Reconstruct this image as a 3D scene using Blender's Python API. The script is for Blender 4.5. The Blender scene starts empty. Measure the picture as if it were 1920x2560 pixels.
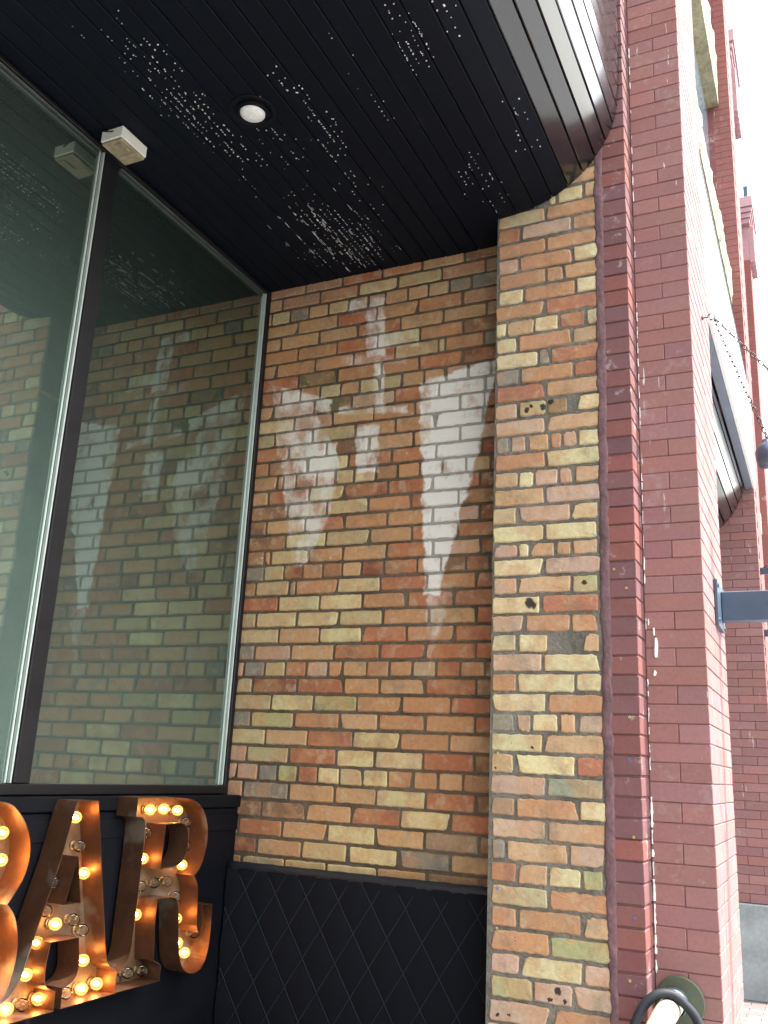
import bpy, bmesh, math, random
from mathutils import Vector, Matrix, noise as mnoise
from mathutils.geometry import tessellate_polygon
random.seed(7)
scene = bpy.context.scene
col = scene.collection

# ------------------------------------------------------------------ camera
camd = bpy.data.cameras.new('camera')
camd.sensor_fit = 'VERTICAL'; camd.sensor_height = 36.0
camd.lens = 36.0 * 2295.18 / 2560.0
camd.clip_start = 0.05; camd.clip_end = 2000.0
cam = bpy.data.objects.new('camera', camd); col.objects.link(cam)
_R = Vector((0.42435409, -0.90428535, 0.04681468))
_U = Vector((-0.26212584, -0.07319211, 0.9622541))
_F = Vector((0.86672582, 0.4206078, 0.26809593))
cam.matrix_world = Matrix(((_R.x, _U.x, -_F.x, -3.488), (_R.y, _U.y, -_F.y, 0.0), (_R.z, _U.z, -_F.z, 1.6), (0, 0, 0, 1)))
scene.camera = cam
scene.render.resolution_x = 768; scene.render.resolution_y = 1024

# ------------------------------------------------------------------ world, sun, exposure (sun high over the street, exposed for the shaded recess)
SUN_EL, SUN_AZ = math.radians(62), math.radians(163)   # azimuth of the sun, clockwise from +Y
world = bpy.data.worlds.new('World'); scene.world = world; world.use_nodes = True
wn = world.node_tree; wn.nodes.clear()
sky = wn.nodes.new('ShaderNodeTexSky'); sky.sky_type = 'NISHITA'; sky.sun_disc = False
sky.sun_elevation = SUN_EL; sky.sun_rotation = SUN_AZ
sky.air_density = 1.6; sky.dust_density = 4.0; sky.ozone_density = 1.0
hs = wn.nodes.new('ShaderNodeHueSaturation'); hs.inputs['Saturation'].default_value = 0.28
bgn = wn.nodes.new('ShaderNodeBackground'); bgn.inputs['Strength'].default_value = 0.15
won = wn.nodes.new('ShaderNodeOutputWorld')
wn.links.new(sky.outputs['Color'], hs.inputs['Color']); wn.links.new(hs.outputs['Color'], bgn.inputs['Color'])
wn.links.new(bgn.outputs['Background'], won.inputs['Surface'])
sund = bpy.data.lights.new('sun', 'SUN'); sund.energy = 3.0; sund.angle = math.radians(1.0); sund.color = (1.0, 0.965, 0.92)
sun = bpy.data.objects.new('sun', sund); col.objects.link(sun)
_sd = Vector((math.sin(SUN_AZ) * math.cos(SUN_EL), math.cos(SUN_AZ) * math.cos(SUN_EL), math.sin(SUN_EL)))
sun.rotation_euler = _sd.to_track_quat('Z', 'Y').to_euler(); sun.location = (-6, -8, 12)
vs = scene.view_settings
vs.view_transform = 'Standard'; vs.look = 'None'; vs.exposure = 2.4; vs.gamma = 1.0; vs.use_curve_mapping = False

# ------------------------------------------------------------------ node helpers
def new_mat(name):
    m = bpy.data.materials.new(name); m.use_nodes = True
    nt = m.node_tree; b = nt.nodes['Principled BSDF']
    return m, nt, b
def inp(nt, sock, v):
    if isinstance(v, bpy.types.NodeSocket): nt.links.new(v, sock)
    elif isinstance(v, (tuple, list)) and len(v) == 3 and sock.type == 'RGBA': sock.default_value = (*v, 1)
    else: sock.default_value = v
def pos(nt):
    return nt.nodes.new('ShaderNodeNewGeometry').outputs['Position']
def scl(nt, v, s):
    n = nt.nodes.new('ShaderNodeVectorMath'); n.operation = 'MULTIPLY'
    nt.links.new(v, n.inputs[0]); n.inputs[1].default_value = s; return n.outputs[0]
def noise(nt, vec, scale, detail=4, rough=0.55):
    n = nt.nodes.new('ShaderNodeTexNoise'); nt.links.new(vec, n.inputs['Vector'])
    n.inputs['Scale'].default_value = scale; n.inputs['Detail'].default_value = detail; n.inputs['Roughness'].default_value = rough
    return n.outputs['Fac']
def remap(nt, f, a, b, c=0.0, d=1.0, smooth=False):
    n = nt.nodes.new('ShaderNodeMapRange'); inp(nt, n.inputs['Value'], f)
    if smooth: n.interpolation_type = 'SMOOTHSTEP'
    n.inputs['From Min'].default_value = a; n.inputs['From Max'].default_value = b
    n.inputs['To Min'].default_value = c; n.inputs['To Max'].default_value = d
    return n.outputs['Result']
def math_(nt, op, a, b=0.0, c=0.0):
    n = nt.nodes.new('ShaderNodeMath'); n.operation = op
    inp(nt, n.inputs[0], a); inp(nt, n.inputs[1], b)
    if op == 'MULTIPLY_ADD': inp(nt, n.inputs[2], c)
    return n.outputs[0]
def mix(nt, f, a, b, mode='MIX'):
    n = nt.nodes.new('ShaderNodeMix'); n.data_type = 'RGBA'; n.blend_type = mode
    inp(nt, n.inputs['Factor'], f); inp(nt, n.inputs['A'], a); inp(nt, n.inputs['B'], b)
    return n.outputs['Result']
def bump(nt, b, h, strength=0.5, dist=0.003):
    n = nt.nodes.new('ShaderNodeBump'); n.inputs['Strength'].default_value = strength; n.inputs['Distance'].default_value = dist
    nt.links.new(h, n.inputs['Height']); nt.links.new(n.outputs['Normal'], b.inputs['Normal'])
def plain(name, c, rough=0.6, metal=0.0, var=0.15, nscale=14.0, bmp=0.0, spec=0.5, bscale=60.0, bdist=0.002):
    """one paint or metal with a little unevenness of colour and gloss"""
    m, nt, b = new_mat(name); p = pos(nt)
    n1 = noise(nt, p, nscale, 5); n2 = noise(nt, p, nscale * 6, 3)
    k = remap(nt, math_(nt, 'ADD', n1, math_(nt, 'MULTIPLY', n2, 0.5)), 0.45, 1.05, 1 - var, 1 + var)
    cm = nt.nodes.new('ShaderNodeVectorMath'); cm.operation = 'SCALE'; cm.inputs[0].default_value = c
    nt.links.new(k, cm.inputs['Scale']); nt.links.new(cm.outputs[0], b.inputs['Base Color'])
    inp(nt, b.inputs['Roughness'], remap(nt, n1, 0.3, 0.7, max(0.02, rough - 0.08), min(1, rough + 0.08)))
    b.inputs['Metallic'].default_value = metal; b.inputs['Specular IOR Level'].default_value = spec
    if bmp: bump(nt, b, noise(nt, p, bscale, 4), bmp, bdist)
    return m

# ------------------------------------------------------------------ materials
def convex_mask(nt, y, z, poly, soft=0.006):
    """1 inside a convex outline on the wall (y, z in metres)"""
    area = sum(poly[i][0] * poly[(i + 1) % len(poly)][1] - poly[(i + 1) % len(poly)][0] * poly[i][1] for i in range(len(poly)))
    if area < 0: poly = poly[::-1]
    acc = None
    for i in range(len(poly)):
        (y0, z0), (y1, z1) = poly[i], poly[(i + 1) % len(poly)]
        L = math.hypot(y1 - y0, z1 - z0); ny, nz = -(z1 - z0) / L, (y1 - y0) / L
        d = math_(nt, 'MULTIPLY_ADD', y, ny, -(ny * y0 + nz * z0))
        d = math_(nt, 'MULTIPLY_ADD', z, nz, d)
        acc = d if acc is None else math_(nt, 'MINIMUM', acc, d)
    return remap(nt, acc, -soft, soft)

GHOST = [  # faded whitewash lettering left on the recess wall: outline, opacity, wear threshold
    ([(1.635, 3.365), (1.245, 3.440), (1.32, 3.05), (1.41, 2.70), (1.50, 2.34), (1.57, 2.34)], 0.95, 0.40),
    ([(2.47, 3.477), (2.28, 3.40), (2.12, 3.18), (2.03, 2.97), (2.09, 2.72), (2.20, 2.50), (2.26, 2.50)], 0.78, 0.50),
    ([(2.47, 3.477), (2.10, 3.34), (2.12, 3.27), (2.44, 3.40)], 0.85, 0.47),
    ([(2.40, 3.16), (2.06, 3.11), (2.06, 2.93), (2.36, 2.98)], 0.85, 0.45),
    ([(1.947, 3.867), (1.846, 3.861), (1.829, 3.537), (1.928, 3.54)], 0.8, 0.47),
    ([(2.05, 3.873), (1.845, 3.848), (1.842, 3.794), (2.046, 3.818)], 0.75, 0.49),
    ([(1.882, 3.676), (1.648, 3.648), (1.644, 3.559), (1.877, 3.584)], 0.65, 0.53),
    ([(2.078, 3.576), (1.719, 3.532), (1.717, 3.481), (2.075, 3.523)], 0.5, 0.55),
    ([(1.88, 3.506), (1.834, 3.512), (1.822, 3.271), (1.866, 3.264)], 0.85, 0.44),
    ([(2.059, 3.295), (1.695, 3.26), (1.693, 3.223), (2.057, 3.257)], 0.75, 0.48),
    ([(1.966, 3.183), (1.843, 3.18), (1.83, 2.942), (1.951, 2.942)], 0.8, 0.46),
    ([(1.56, 2.30), (1.50, 2.42), (1.44, 2.36), (1.55, 2.02)], 0.5, 0.52),
]
def ghost(nt, colr, amount=1.0):
    p = pos(nt); n = nt.nodes.new('ShaderNodeSeparateXYZ'); nt.links.new(p, n.inputs[0])
    w = math_(nt, 'MULTIPLY_ADD', noise(nt, p, 16, 5), 0.07, -0.035)
    y = math_(nt, 'ADD', n.outputs['Y'], w); z = math_(nt, 'ADD', n.outputs['Z'], math_(nt, 'MULTIPLY', w, 0.6))
    patch = noise(nt, scl(nt, p, (1, 1, 0.75)), 9, 6, 0.68)
    acc = None
    for poly, op, th in GHOST:
        m = convex_mask(nt, y, z, poly)
        v = math_(nt, 'MULTIPLY', m, remap(nt, patch, th - 0.08, th + 0.09, 0.10, op))
        acc = v if acc is None else math_(nt, 'MAXIMUM', acc, v)
    # a worn round emblem between the wedges, only a darker rim is left
    dd = nt.nodes.new('ShaderNodeVectorMath'); dd.operation = 'DISTANCE'
    cc = nt.nodes.new('ShaderNodeCombineXYZ'); nt.links.new(y, cc.inputs['Y']); nt.links.new(z, cc.inputs['Z'])
    nt.links.new(cc.outputs[0], dd.inputs[0]); dd.inputs[1].default_value = (0, 1.79, 3.01)
    ring = math_(nt, 'ABSOLUTE', math_(nt, 'SUBTRACT', dd.outputs['Value'], 0.275))
    ring = math_(nt, 'MULTIPLY', remap(nt, ring, 0.034, 0.022, 0, 0.55), remap(nt, patch, 0.42, 0.56))
    colr = mix(nt, ring, colr, mix(nt, 0.7, colr, (0.16, 0.085, 0.05)))
    # thin lime bloom scattered over the lettered zone
    fl = remap(nt, noise(nt, p, 46, 5, 0.7), 0.64, 0.70, 0, 0.7)
    zone = math_(nt, 'MULTIPLY', remap(nt, noise(nt, p, 3.1, 3), 0.45, 0.6), remap(nt, n.outputs['Z'], 1.6, 2.6))
    acc = math_(nt, 'MAXIMUM', acc, math_(nt, 'MULTIPLY', fl, zone))
    return mix(nt, math_(nt, 'MULTIPLY', acc, amount), colr, (0.66, 0.645, 0.59)), acc

SPOTS = [(1.035, 2.255, 0.020), (1.015, 2.245, 0.012), (0.815, 2.327, 0.010), (0.925, 0.875, 0.012), (0.955, 0.845, 0.010), (0.90, 0.845, 0.007), (1.02, 1.70, 0.005), (1.163, 1.622, 0.006), (1.05, 3.075, 0.012), (1.03, 3.09, 0.009), (1.145, 0.77, 0.007), (1.10, 0.775, 0.006), (0.98, 3.08, 0.014), (0.945, 3.10, 0.012)]
def brick_mat(name, with_ghost, pits):
    m, nt, b = new_mat(name); p = pos(nt)
    oi = nt.nodes.new('ShaderNodeObjectInfo')
    off = nt.nodes.new('ShaderNodeVectorMath'); off.operation = 'ADD'
    nt.links.new(p, off.inputs[0])
    sc_ = nt.nodes.new('ShaderNodeVectorMath'); sc_.operation = 'SCALE'; sc_.inputs[0].default_value = (3.7, 9.1, 5.3)
    nt.links.new(oi.outputs['Random'], sc_.inputs['Scale']); nt.links.new(sc_.outputs[0], off.inputs[1])
    q = off.outputs[0]                                  # every brick gets its own cut of the pattern
    n1 = noise(nt, q, 9, 4, 0.5); n2 = noise(nt, q, 55, 5, 0.6); n3 = noise(nt, q, 17, 3, 0.6)
    c = mix(nt, remap(nt, n1, 0.44, 0.58, 0, 0.75, True), oi.outputs['Color'], mix(nt, 0.6, oi.outputs['Color'], (0.46, 0.24, 0.11)))
    c = mix(nt, remap(nt, n3, 0.53, 0.66, 0, 0.7, True), c, mix(nt, 0.6, c, (0.46, 0.37, 0.24)))
    c = mix(nt, remap(nt, n2, 0.30, 0.72, 0.55, 0.0), c, (0.62, 0.62, 0.62), 'MULTIPLY')
    dirt = remap(nt, noise(nt, p, 6, 6, 0.7), 0.50, 0.70, 0, 0.62, True)
    c = mix(nt, dirt, c, mix(nt, 0.75, c, (0.12, 0.10, 0.075)))
    spk = remap(nt, noise(nt, q, 130, 2, 0.5), 0.70, 0.76)
    c = mix(nt, math_(nt, 'MULTIPLY', spk, pits), c, (0.035, 0.028, 0.02))
    if with_ghost: c, _ = ghost(nt, c)
    else:                                               # tar spots and knocked-out holes of this pier
        w = nt.nodes.new('ShaderNodeVectorMath'); w.operation = 'MULTIPLY_ADD'
        nt.links.new(scl(nt, p, (0, 1, 1)), w.inputs[0]); w.inputs[1].default_value = (1, 1, 1)
        nn = nt.nodes.new('ShaderNodeTexNoise'); nt.links.new(p, nn.inputs['Vector']); nn.inputs['Scale'].default_value = 60
        nt.links.new(scl(nt, nn.outputs['Color'], (0, 0.022, 0.022)), w.inputs[2])
        for (y, z, r) in SPOTS:
            d = nt.nodes.new('ShaderNodeVectorMath'); d.operation = 'DISTANCE'; nt.links.new(w.outputs[0], d.inputs[0]); d.inputs[1].default_value = (0, y + 0.011, z + 0.011)
            c = mix(nt, remap(nt, d.outputs['Value'], r * 1.15, r * 0.75, 0, 0.95), c, (0.022, 0.018, 0.016))
    nt.links.new(c, b.inputs['Base Color'])
    b.inputs['Roughness'].default_value = 0.9; b.inputs['Specular IOR Level'].default_value = 0.25
    h = math_(nt, 'ADD', math_(nt, 'MULTIPLY', n2, 0.8), math_(nt, 'MULTIPLY', noise(nt, q, 170, 3, 0.7), 0.5))
    h = math_(nt, 'ADD', h, math_(nt, 'MULTIPLY', n3, 0.9))
    bump(nt, b, h, 0.75, 0.004)
    return m
def mortar_mat(name, c0, c1, with_ghost):
    m, nt, b = new_mat(name); p = pos(nt)
    n1 = noise(nt, p, 5, 5, 0.6); n2 = noise(nt, p, 70, 5, 0.7)
    c = mix(nt, remap(nt, n1, 0.35, 0.65), c0, c1)
    c = mix(nt, remap(nt, n2, 0.3, 0.65, 0.6, 0), c, (0.45, 0.45, 0.45), 'MULTIPLY')
    c = mix(nt, remap(nt, noise(nt, p, 7, 4), 0.60, 0.72, 0, 0.6), c, (0.05, 0.042, 0.035))
    if with_ghost: c, _ = ghost(nt, c, 0.4)
    nt.links.new(c, b.inputs['Base Color']); b.inputs['Roughness'].default_value = 0.95; b.inputs['Specular IOR Level'].default_value = 0.2
    bump(nt, b, math_(nt, 'ADD', n2, math_(nt, 'MULTIPLY', noise(nt, p, 190, 3), 0.6)), 0.9, 0.008)
    return m
def red_mat(name, wear):
    """painted red brick: the wall colour of each brick plus worn grey patches and a few white drips"""
    m, nt, b = new_mat(name); p = pos(nt)
    oi = nt.nodes.new('ShaderNodeObjectInfo')
    n1 = noise(nt, p, 8, 5, 0.6); n2 = noise(nt, p, 60, 4, 0.6)
    c = mix(nt, remap(nt, n1, 0.35, 0.68, 0, 0.45), oi.outputs['Color'], mix(nt, 0.6, oi.outputs['Color'], (0.20, 0.10, 0.10)))
    c = mix(nt, remap(nt, n2, 0.3, 0.7, 0.35, 0), c, (0.6, 0.6, 0.6), 'MULTIPLY')
    wn_ = math_(nt, 'ADD', math_(nt, 'MULTIPLY', noise(nt, p, 16, 5, 0.7), 0.6), math_(nt, 'MULTIPLY', noise(nt, p, 3, 2), 0.4))
    c = mix(nt, remap(nt, wn_, 0.575, 0.62, 0, wear), c, (0.30, 0.235, 0.225))
    dr = noise(nt, scl(nt, p, (60, 60, 5.5)), 1.0, 3, 0.5)
    rare = remap(nt, noise(nt, scl(nt, p, (6, 6, 1.6)), 1.0, 1), 0.56, 0.62)
    c = mix(nt, math_(nt, 'MULTIPLY', remap(nt, dr, 0.68, 0.70, 0, 0.8), rare), c, (0.62, 0.58, 0.56))
    nt.links.new(c, b.inputs['Base Color']); b.inputs['Roughness'].default_value = 0.72; b.inputs['Specular IOR Level'].default_value = 0.3
    bump(nt, b, math_(nt, 'ADD', n2, math_(nt, 'MULTIPLY', noise(nt, p, 160, 3), 0.5)), 0.4, 0.002)
    return m

MAT = {}
MAT['recess_brick'] = brick_mat('recess_brick', True, 0.5)
MAT['pier_brick'] = brick_mat('pier_brick', False, 0.8)
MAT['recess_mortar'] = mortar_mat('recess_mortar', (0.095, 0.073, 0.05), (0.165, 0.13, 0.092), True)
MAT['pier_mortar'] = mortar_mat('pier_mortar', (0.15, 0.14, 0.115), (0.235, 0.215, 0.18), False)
MAT['red_brick'] = red_mat('red_brick', 0.30)
MAT['strip_brick'] = red_mat('strip_brick', 0.75)
MAT['red_joint'] = plain('red_joint', (0.15, 0.070, 0.067), 0.9, var=0.25, bmp=0.5)
MAT['parging'] = plain('parging', (0.125, 0.068, 0.073), 0.9, var=0.45, nscale=11, bmp=0.9, bscale=55, bdist=0.005)
MAT['sealant'] = plain('sealant', (0.6, 0.6, 0.57), 0.6, var=0.2)

def black_paint(name, base, r0, r1, bmp, spec=0.5):
    m, nt, b = new_mat(name); p = pos(nt)
    n1 = noise(nt, scl(nt, p, (0.7, 4, 4)), 3.0, 4); n2 = noise(nt, p, 30, 4)
    c = mix(nt, remap(nt, noise(nt, p, 9, 5, 0.7), 0.62, 0.78, 0, 0.3), base, (0.022, 0.023, 0.027))
    nt.links.new(c, b.inputs['Base Color'])
    inp(nt, b.inputs['Roughness'], remap(nt, n1, 0.3, 0.7, r0, r1)); b.inputs['Specular IOR Level'].default_value = spec
    bump(nt, b, math_(nt, 'ADD', n2, n1), bmp, 0.003)
    return m
MAT['plank'] = black_paint('plank', (0.0028, 0.0042, 0.0080), 0.48, 0.66, 0.08, 0.12)
MAT['enamel'] = black_paint('enamel', (0.004, 0.005, 0.0075), 0.12, 0.24, 0.05, 0.5)
_b = MAT['enamel'].node_tree.nodes['Principled BSDF']; _b.inputs['IOR'].default_value = 1.75; _b.inputs['Coat Weight'].default_value = 0.6; _b.inputs['Coat IOR'].default_value = 1.7; _b.inputs['Coat Roughness'].default_value = 0.13
MAT['black_paint'] = black_paint('black_paint', (0.0034, 0.0040, 0.0062), 0.5, 0.7, 0.15, 0.13)
MAT['fleck'] = plain('fleck', (0.50, 0.50, 0.49), 0.7, var=0.5, nscale=25)
MAT['frame'] = black_paint('frame', (0.009, 0.0088, 0.010), 0.35, 0.55, 0.08, 0.3)
MAT['bead'] = plain('bead', (0.46, 0.53, 0.49), 0.4, 0.25, var=0.08)
MAT['bead_shaded'] = plain('bead_shaded', (0.07, 0.085, 0.078), 0.4, 0.25, var=0.2)  # darker copy of bead for the top edges, shade put into the colour
MAT['velvet'], _nt, _b = new_mat('velvet')
_b.inputs['Base Color'].default_value = (0.0032, 0.0042, 0.0068, 1); _b.inputs['Roughness'].default_value = 0.9; _b.inputs['Specular IOR Level'].default_value = 0.15
_b.inputs['Sheen Weight'].default_value = 0.12; _b.inputs['Sheen Roughness'].default_value = 0.45; _b.inputs['Sheen Tint'].default_value = (0.5, 0.5, 0.6, 1)
bump(_nt, _b, noise(_nt, pos(_nt), 260, 3), 0.3, 0.001)
MAT['seam'] = plain('seam', (0.017, 0.020, 0.028), 0.95, spec=0.1)
MAT['leather'] = black_paint('leather', (0.011, 0.0115, 0.016), 0.42, 0.6, 0.3)

# shop glass: coated pane, green in the mass, a milky glare haze mixed into the face
def shop_glass(name, lo, hi):
    m, nt, b = new_mat(name); nt.nodes.remove(b); out = nt.nodes['Material Output']
    tr = nt.nodes.new('ShaderNodeBsdfTransparent'); tr.inputs['Color'].default_value = (0.50, 0.62, 0.56, 1)
    gl = nt.nodes.new('ShaderNodeBsdfGlossy'); gl.inputs['Roughness'].default_value = 0.012; gl.inputs['Color'].default_value = (0.84, 1.0, 0.90, 1)
    fr = nt.nodes.new('ShaderNodeFresnel'); fr.inputs['IOR'].default_value = 3.7
    mx = nt.nodes.new('ShaderNodeMixShader')
    nt.links.new(fr.outputs[0], mx.inputs['Fac']); nt.links.new(tr.outputs[0], mx.inputs[1]); nt.links.new(gl.outputs[0], mx.inputs[2])
    df = nt.nodes.new('ShaderNodeBsdfDiffuse'); df.inputs['Color'].default_value = (0.30, 0.42, 0.37, 1)
    mx2 = nt.nodes.new('ShaderNodeMixShader')
    _s = nt.nodes.new('ShaderNodeSeparateXYZ'); nt.links.new(pos(nt), _s.inputs[0])
    _hd = remap(nt, _s.outputs['Z'], 1.4, 3.6, lo, hi)                      # painted haze gets stronger towards the sill
    inp(nt, mx2.inputs['Fac'], math_(nt, 'MULTIPLY', _hd, remap(nt, noise(nt, scl(nt, pos(nt), (1, 1, 0.35)), 2.6, 5), 0.3, 0.75, 0.88, 1.12)))
    nt.links.new(mx.outputs[0], mx2.inputs[1]); nt.links.new(df.outputs[0], mx2.inputs[2]); nt.links.new(mx2.outputs[0], out.inputs['Surface'])
    return m
MAT['glass'] = shop_glass('shop_glass', 0.145, 0.035)
MAT['hazed_glass'] = shop_glass('hazed_glass', 0.27, 0.07)       # left panes, with more glare haze put into the colour
# clear bulb glass
def bulb_glass(name, glow):
    m, nt, b = new_mat(name); nt.nodes.remove(b); out = nt.nodes['Material Output']
    tr = nt.nodes.new('ShaderNodeBsdfTransparent'); tr.inputs['Color'].default_value = (0.93, 0.93, 0.92, 1)
    gl = nt.nodes.new('ShaderNodeBsdfGlossy'); gl.inputs['Roughness'].default_value = 0.05
    fr = nt.nodes.new('ShaderNodeFresnel'); fr.inputs['IOR'].default_value = 1.28
    mx = nt.nodes.new('ShaderNodeMixShader')
    nt.links.new(fr.outputs[0], mx.inputs['Fac']); nt.links.new(tr.outputs[0], mx.inputs[1]); nt.links.new(gl.outputs[0], mx.inputs[2])
    last = mx
    if glow:
        em = nt.nodes.new('ShaderNodeEmission'); em.inputs['Color'].default_value = (1, 0.40, 0.09, 1); em.inputs['Strength'].default_value = glow
        ad = nt.nodes.new('ShaderNodeAddShader'); nt.links.new(mx.outputs[0], ad.inputs[0]); nt.links.new(em.outputs[0], ad.inputs[1]); last = ad
    nt.links.new(last.outputs[0], out.inputs['Surface'])
    return m
MAT['bulb_clear'] = bulb_glass('bulb_clear', 0); MAT['bulb_warm'] = bulb_glass('bulb_warm', 0.14)
def emis(name, c, s):
    m, nt, b = new_mat(name); b.inputs['Base Color'].default_value = (*c, 1)
    b.inputs['Emission Color'].default_value = (*c, 1); b.inputs['Emission Strength'].default_value = s
    return m
MAT['filament'] = emis('filament', (1.0, 0.40, 0.09), 20.0)
MAT['lamp_lens'] = plain('lamp_lens', (0.66, 0.67, 0.64), 0.35)
MAT['brass'] = plain('brass', (0.30, 0.22, 0.12), 0.45, 0.8)
# rusty sign steel
def rust(name, a, b_, metal, rough):
    m, nt, b = new_mat(name); p = pos(nt)
    n1 = noise(nt, p, 13, 6, 0.65); n2 = noise(nt, p, 75, 5, 0.7)
    c = mix(nt, remap(nt, n1, 0.36, 0.62), a, b_)
    c = mix(nt, remap(nt, n2, 0.50, 0.68, 0, 0.7), c, (0.09, 0.055, 0.035))
    c = mix(nt, remap(nt, noise(nt, p, 5, 3), 0.56, 0.66, 0, 0.55), c, (0.30, 0.27, 0.22))
    nt.links.new(c, b.inputs['Base Color']); b.inputs['Metallic'].default_value = metal
    inp(nt, b.inputs['Roughness'], remap(nt, n2, 0.3, 0.7, rough - 0.1, rough + 0.12))
    bump(nt, b, n2, 0.35, 0.001); return m
MAT['rim_steel'] = rust('rim_steel', (0.135, 0.058, 0.027), (0.085, 0.040, 0.022), 0.6, 0.40)
MAT['plate_steel'] = rust('plate_steel', (0.12, 0.065, 0.028), (0.12, 0.088, 0.055), 0.4, 0.5)
MAT['white_plastic'] = plain('white_plastic', (0.68, 0.68, 0.60), 0.5, var=0.08)
MAT['dirty_plastic'] = plain('dirty_plastic', (0.25, 0.21, 0.13), 0.6, var=0.5, nscale=40)
MAT['dark_metal'] = plain('dark_metal', (0.045, 0.068, 0.105), 0.45, 0.2)
MAT['hazed_red'] = plain('hazed_red', (0.36, 0.22, 0.235), 0.8, var=0.2)  # far pier red, lightened: glare haze put into the colour
MAT['chain_iron'] = plain('chain_iron', (0.055, 0.045, 0.05), 0.6, 0.5, var=0.3)
MAT['olive'] = plain('olive', (0.062, 0.075, 0.045), 0.5, var=0.2)
MAT['cream'] = plain('cream', (0.34, 0.33, 0.24), 0.55, var=0.35, nscale=18)
MAT['collar'] = plain('collar', (0.10, 0.13, 0.155), 0.4, 0.4)
MAT['rubber'] = plain('rubber', (0.012, 0.014, 0.020), 0.6, var=0.2, spec=0.3)
MAT['stone'] = plain('stone', (0.27, 0.255, 0.165), 0.9, var=0.5, nscale=6, bmp=1.0, bscale=22, bdist=0.02)
MAT['coping'] = plain('coping', (0.20, 0.25, 0.31), 0.4, 0.3)
MAT['sign_white'] = plain('sign_white', (0.78, 0.78, 0.76), 0.5, var=0.05)
MAT['win_glass'] = plain('win_glass', (0.10, 0.14, 0.18), 0.06, 0.0, spec=1.0)
MAT['paving'] = plain('paving', (0.24, 0.235, 0.235), 0.85, var=0.25, nscale=5, bmp=0.4)
MAT['concrete'] = plain('concrete', (0.22, 0.25, 0.25), 0.85, var=0.3, nscale=5, bmp=0.5)
MAT['asphalt'] = plain('asphalt', (0.10, 0.10, 0.10), 0.9, var=0.25, bmp=0.5)
MAT['room'] = plain('room', (0.05, 0.055, 0.052), 0.8)
MAT['plug_yellow'] = plain('plug_yellow', (0.55, 0.42, 0.10), 0.5)
MAT['plug_blue'] = plain('plug_blue', (0.05, 0.18, 0.50), 0.5)
m, nt, b = new_mat('paver'); oi = nt.nodes.new('ShaderNodeObjectInfo'); p = pos(nt)
c = mix(nt, remap(nt, noise(nt, p, 30, 5), 0.3, 0.7, 0.4, 0), oi.outputs['Color'], (0.5, 0.5, 0.5), 'MULTIPLY'); nt.links.new(c, b.inputs['Base Color'])
b.inputs['Roughness'].default_value = 0.85; bump(nt, b, noise(nt, p, 120, 4), 0.4, 0.002); MAT['paver'] = m

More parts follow.
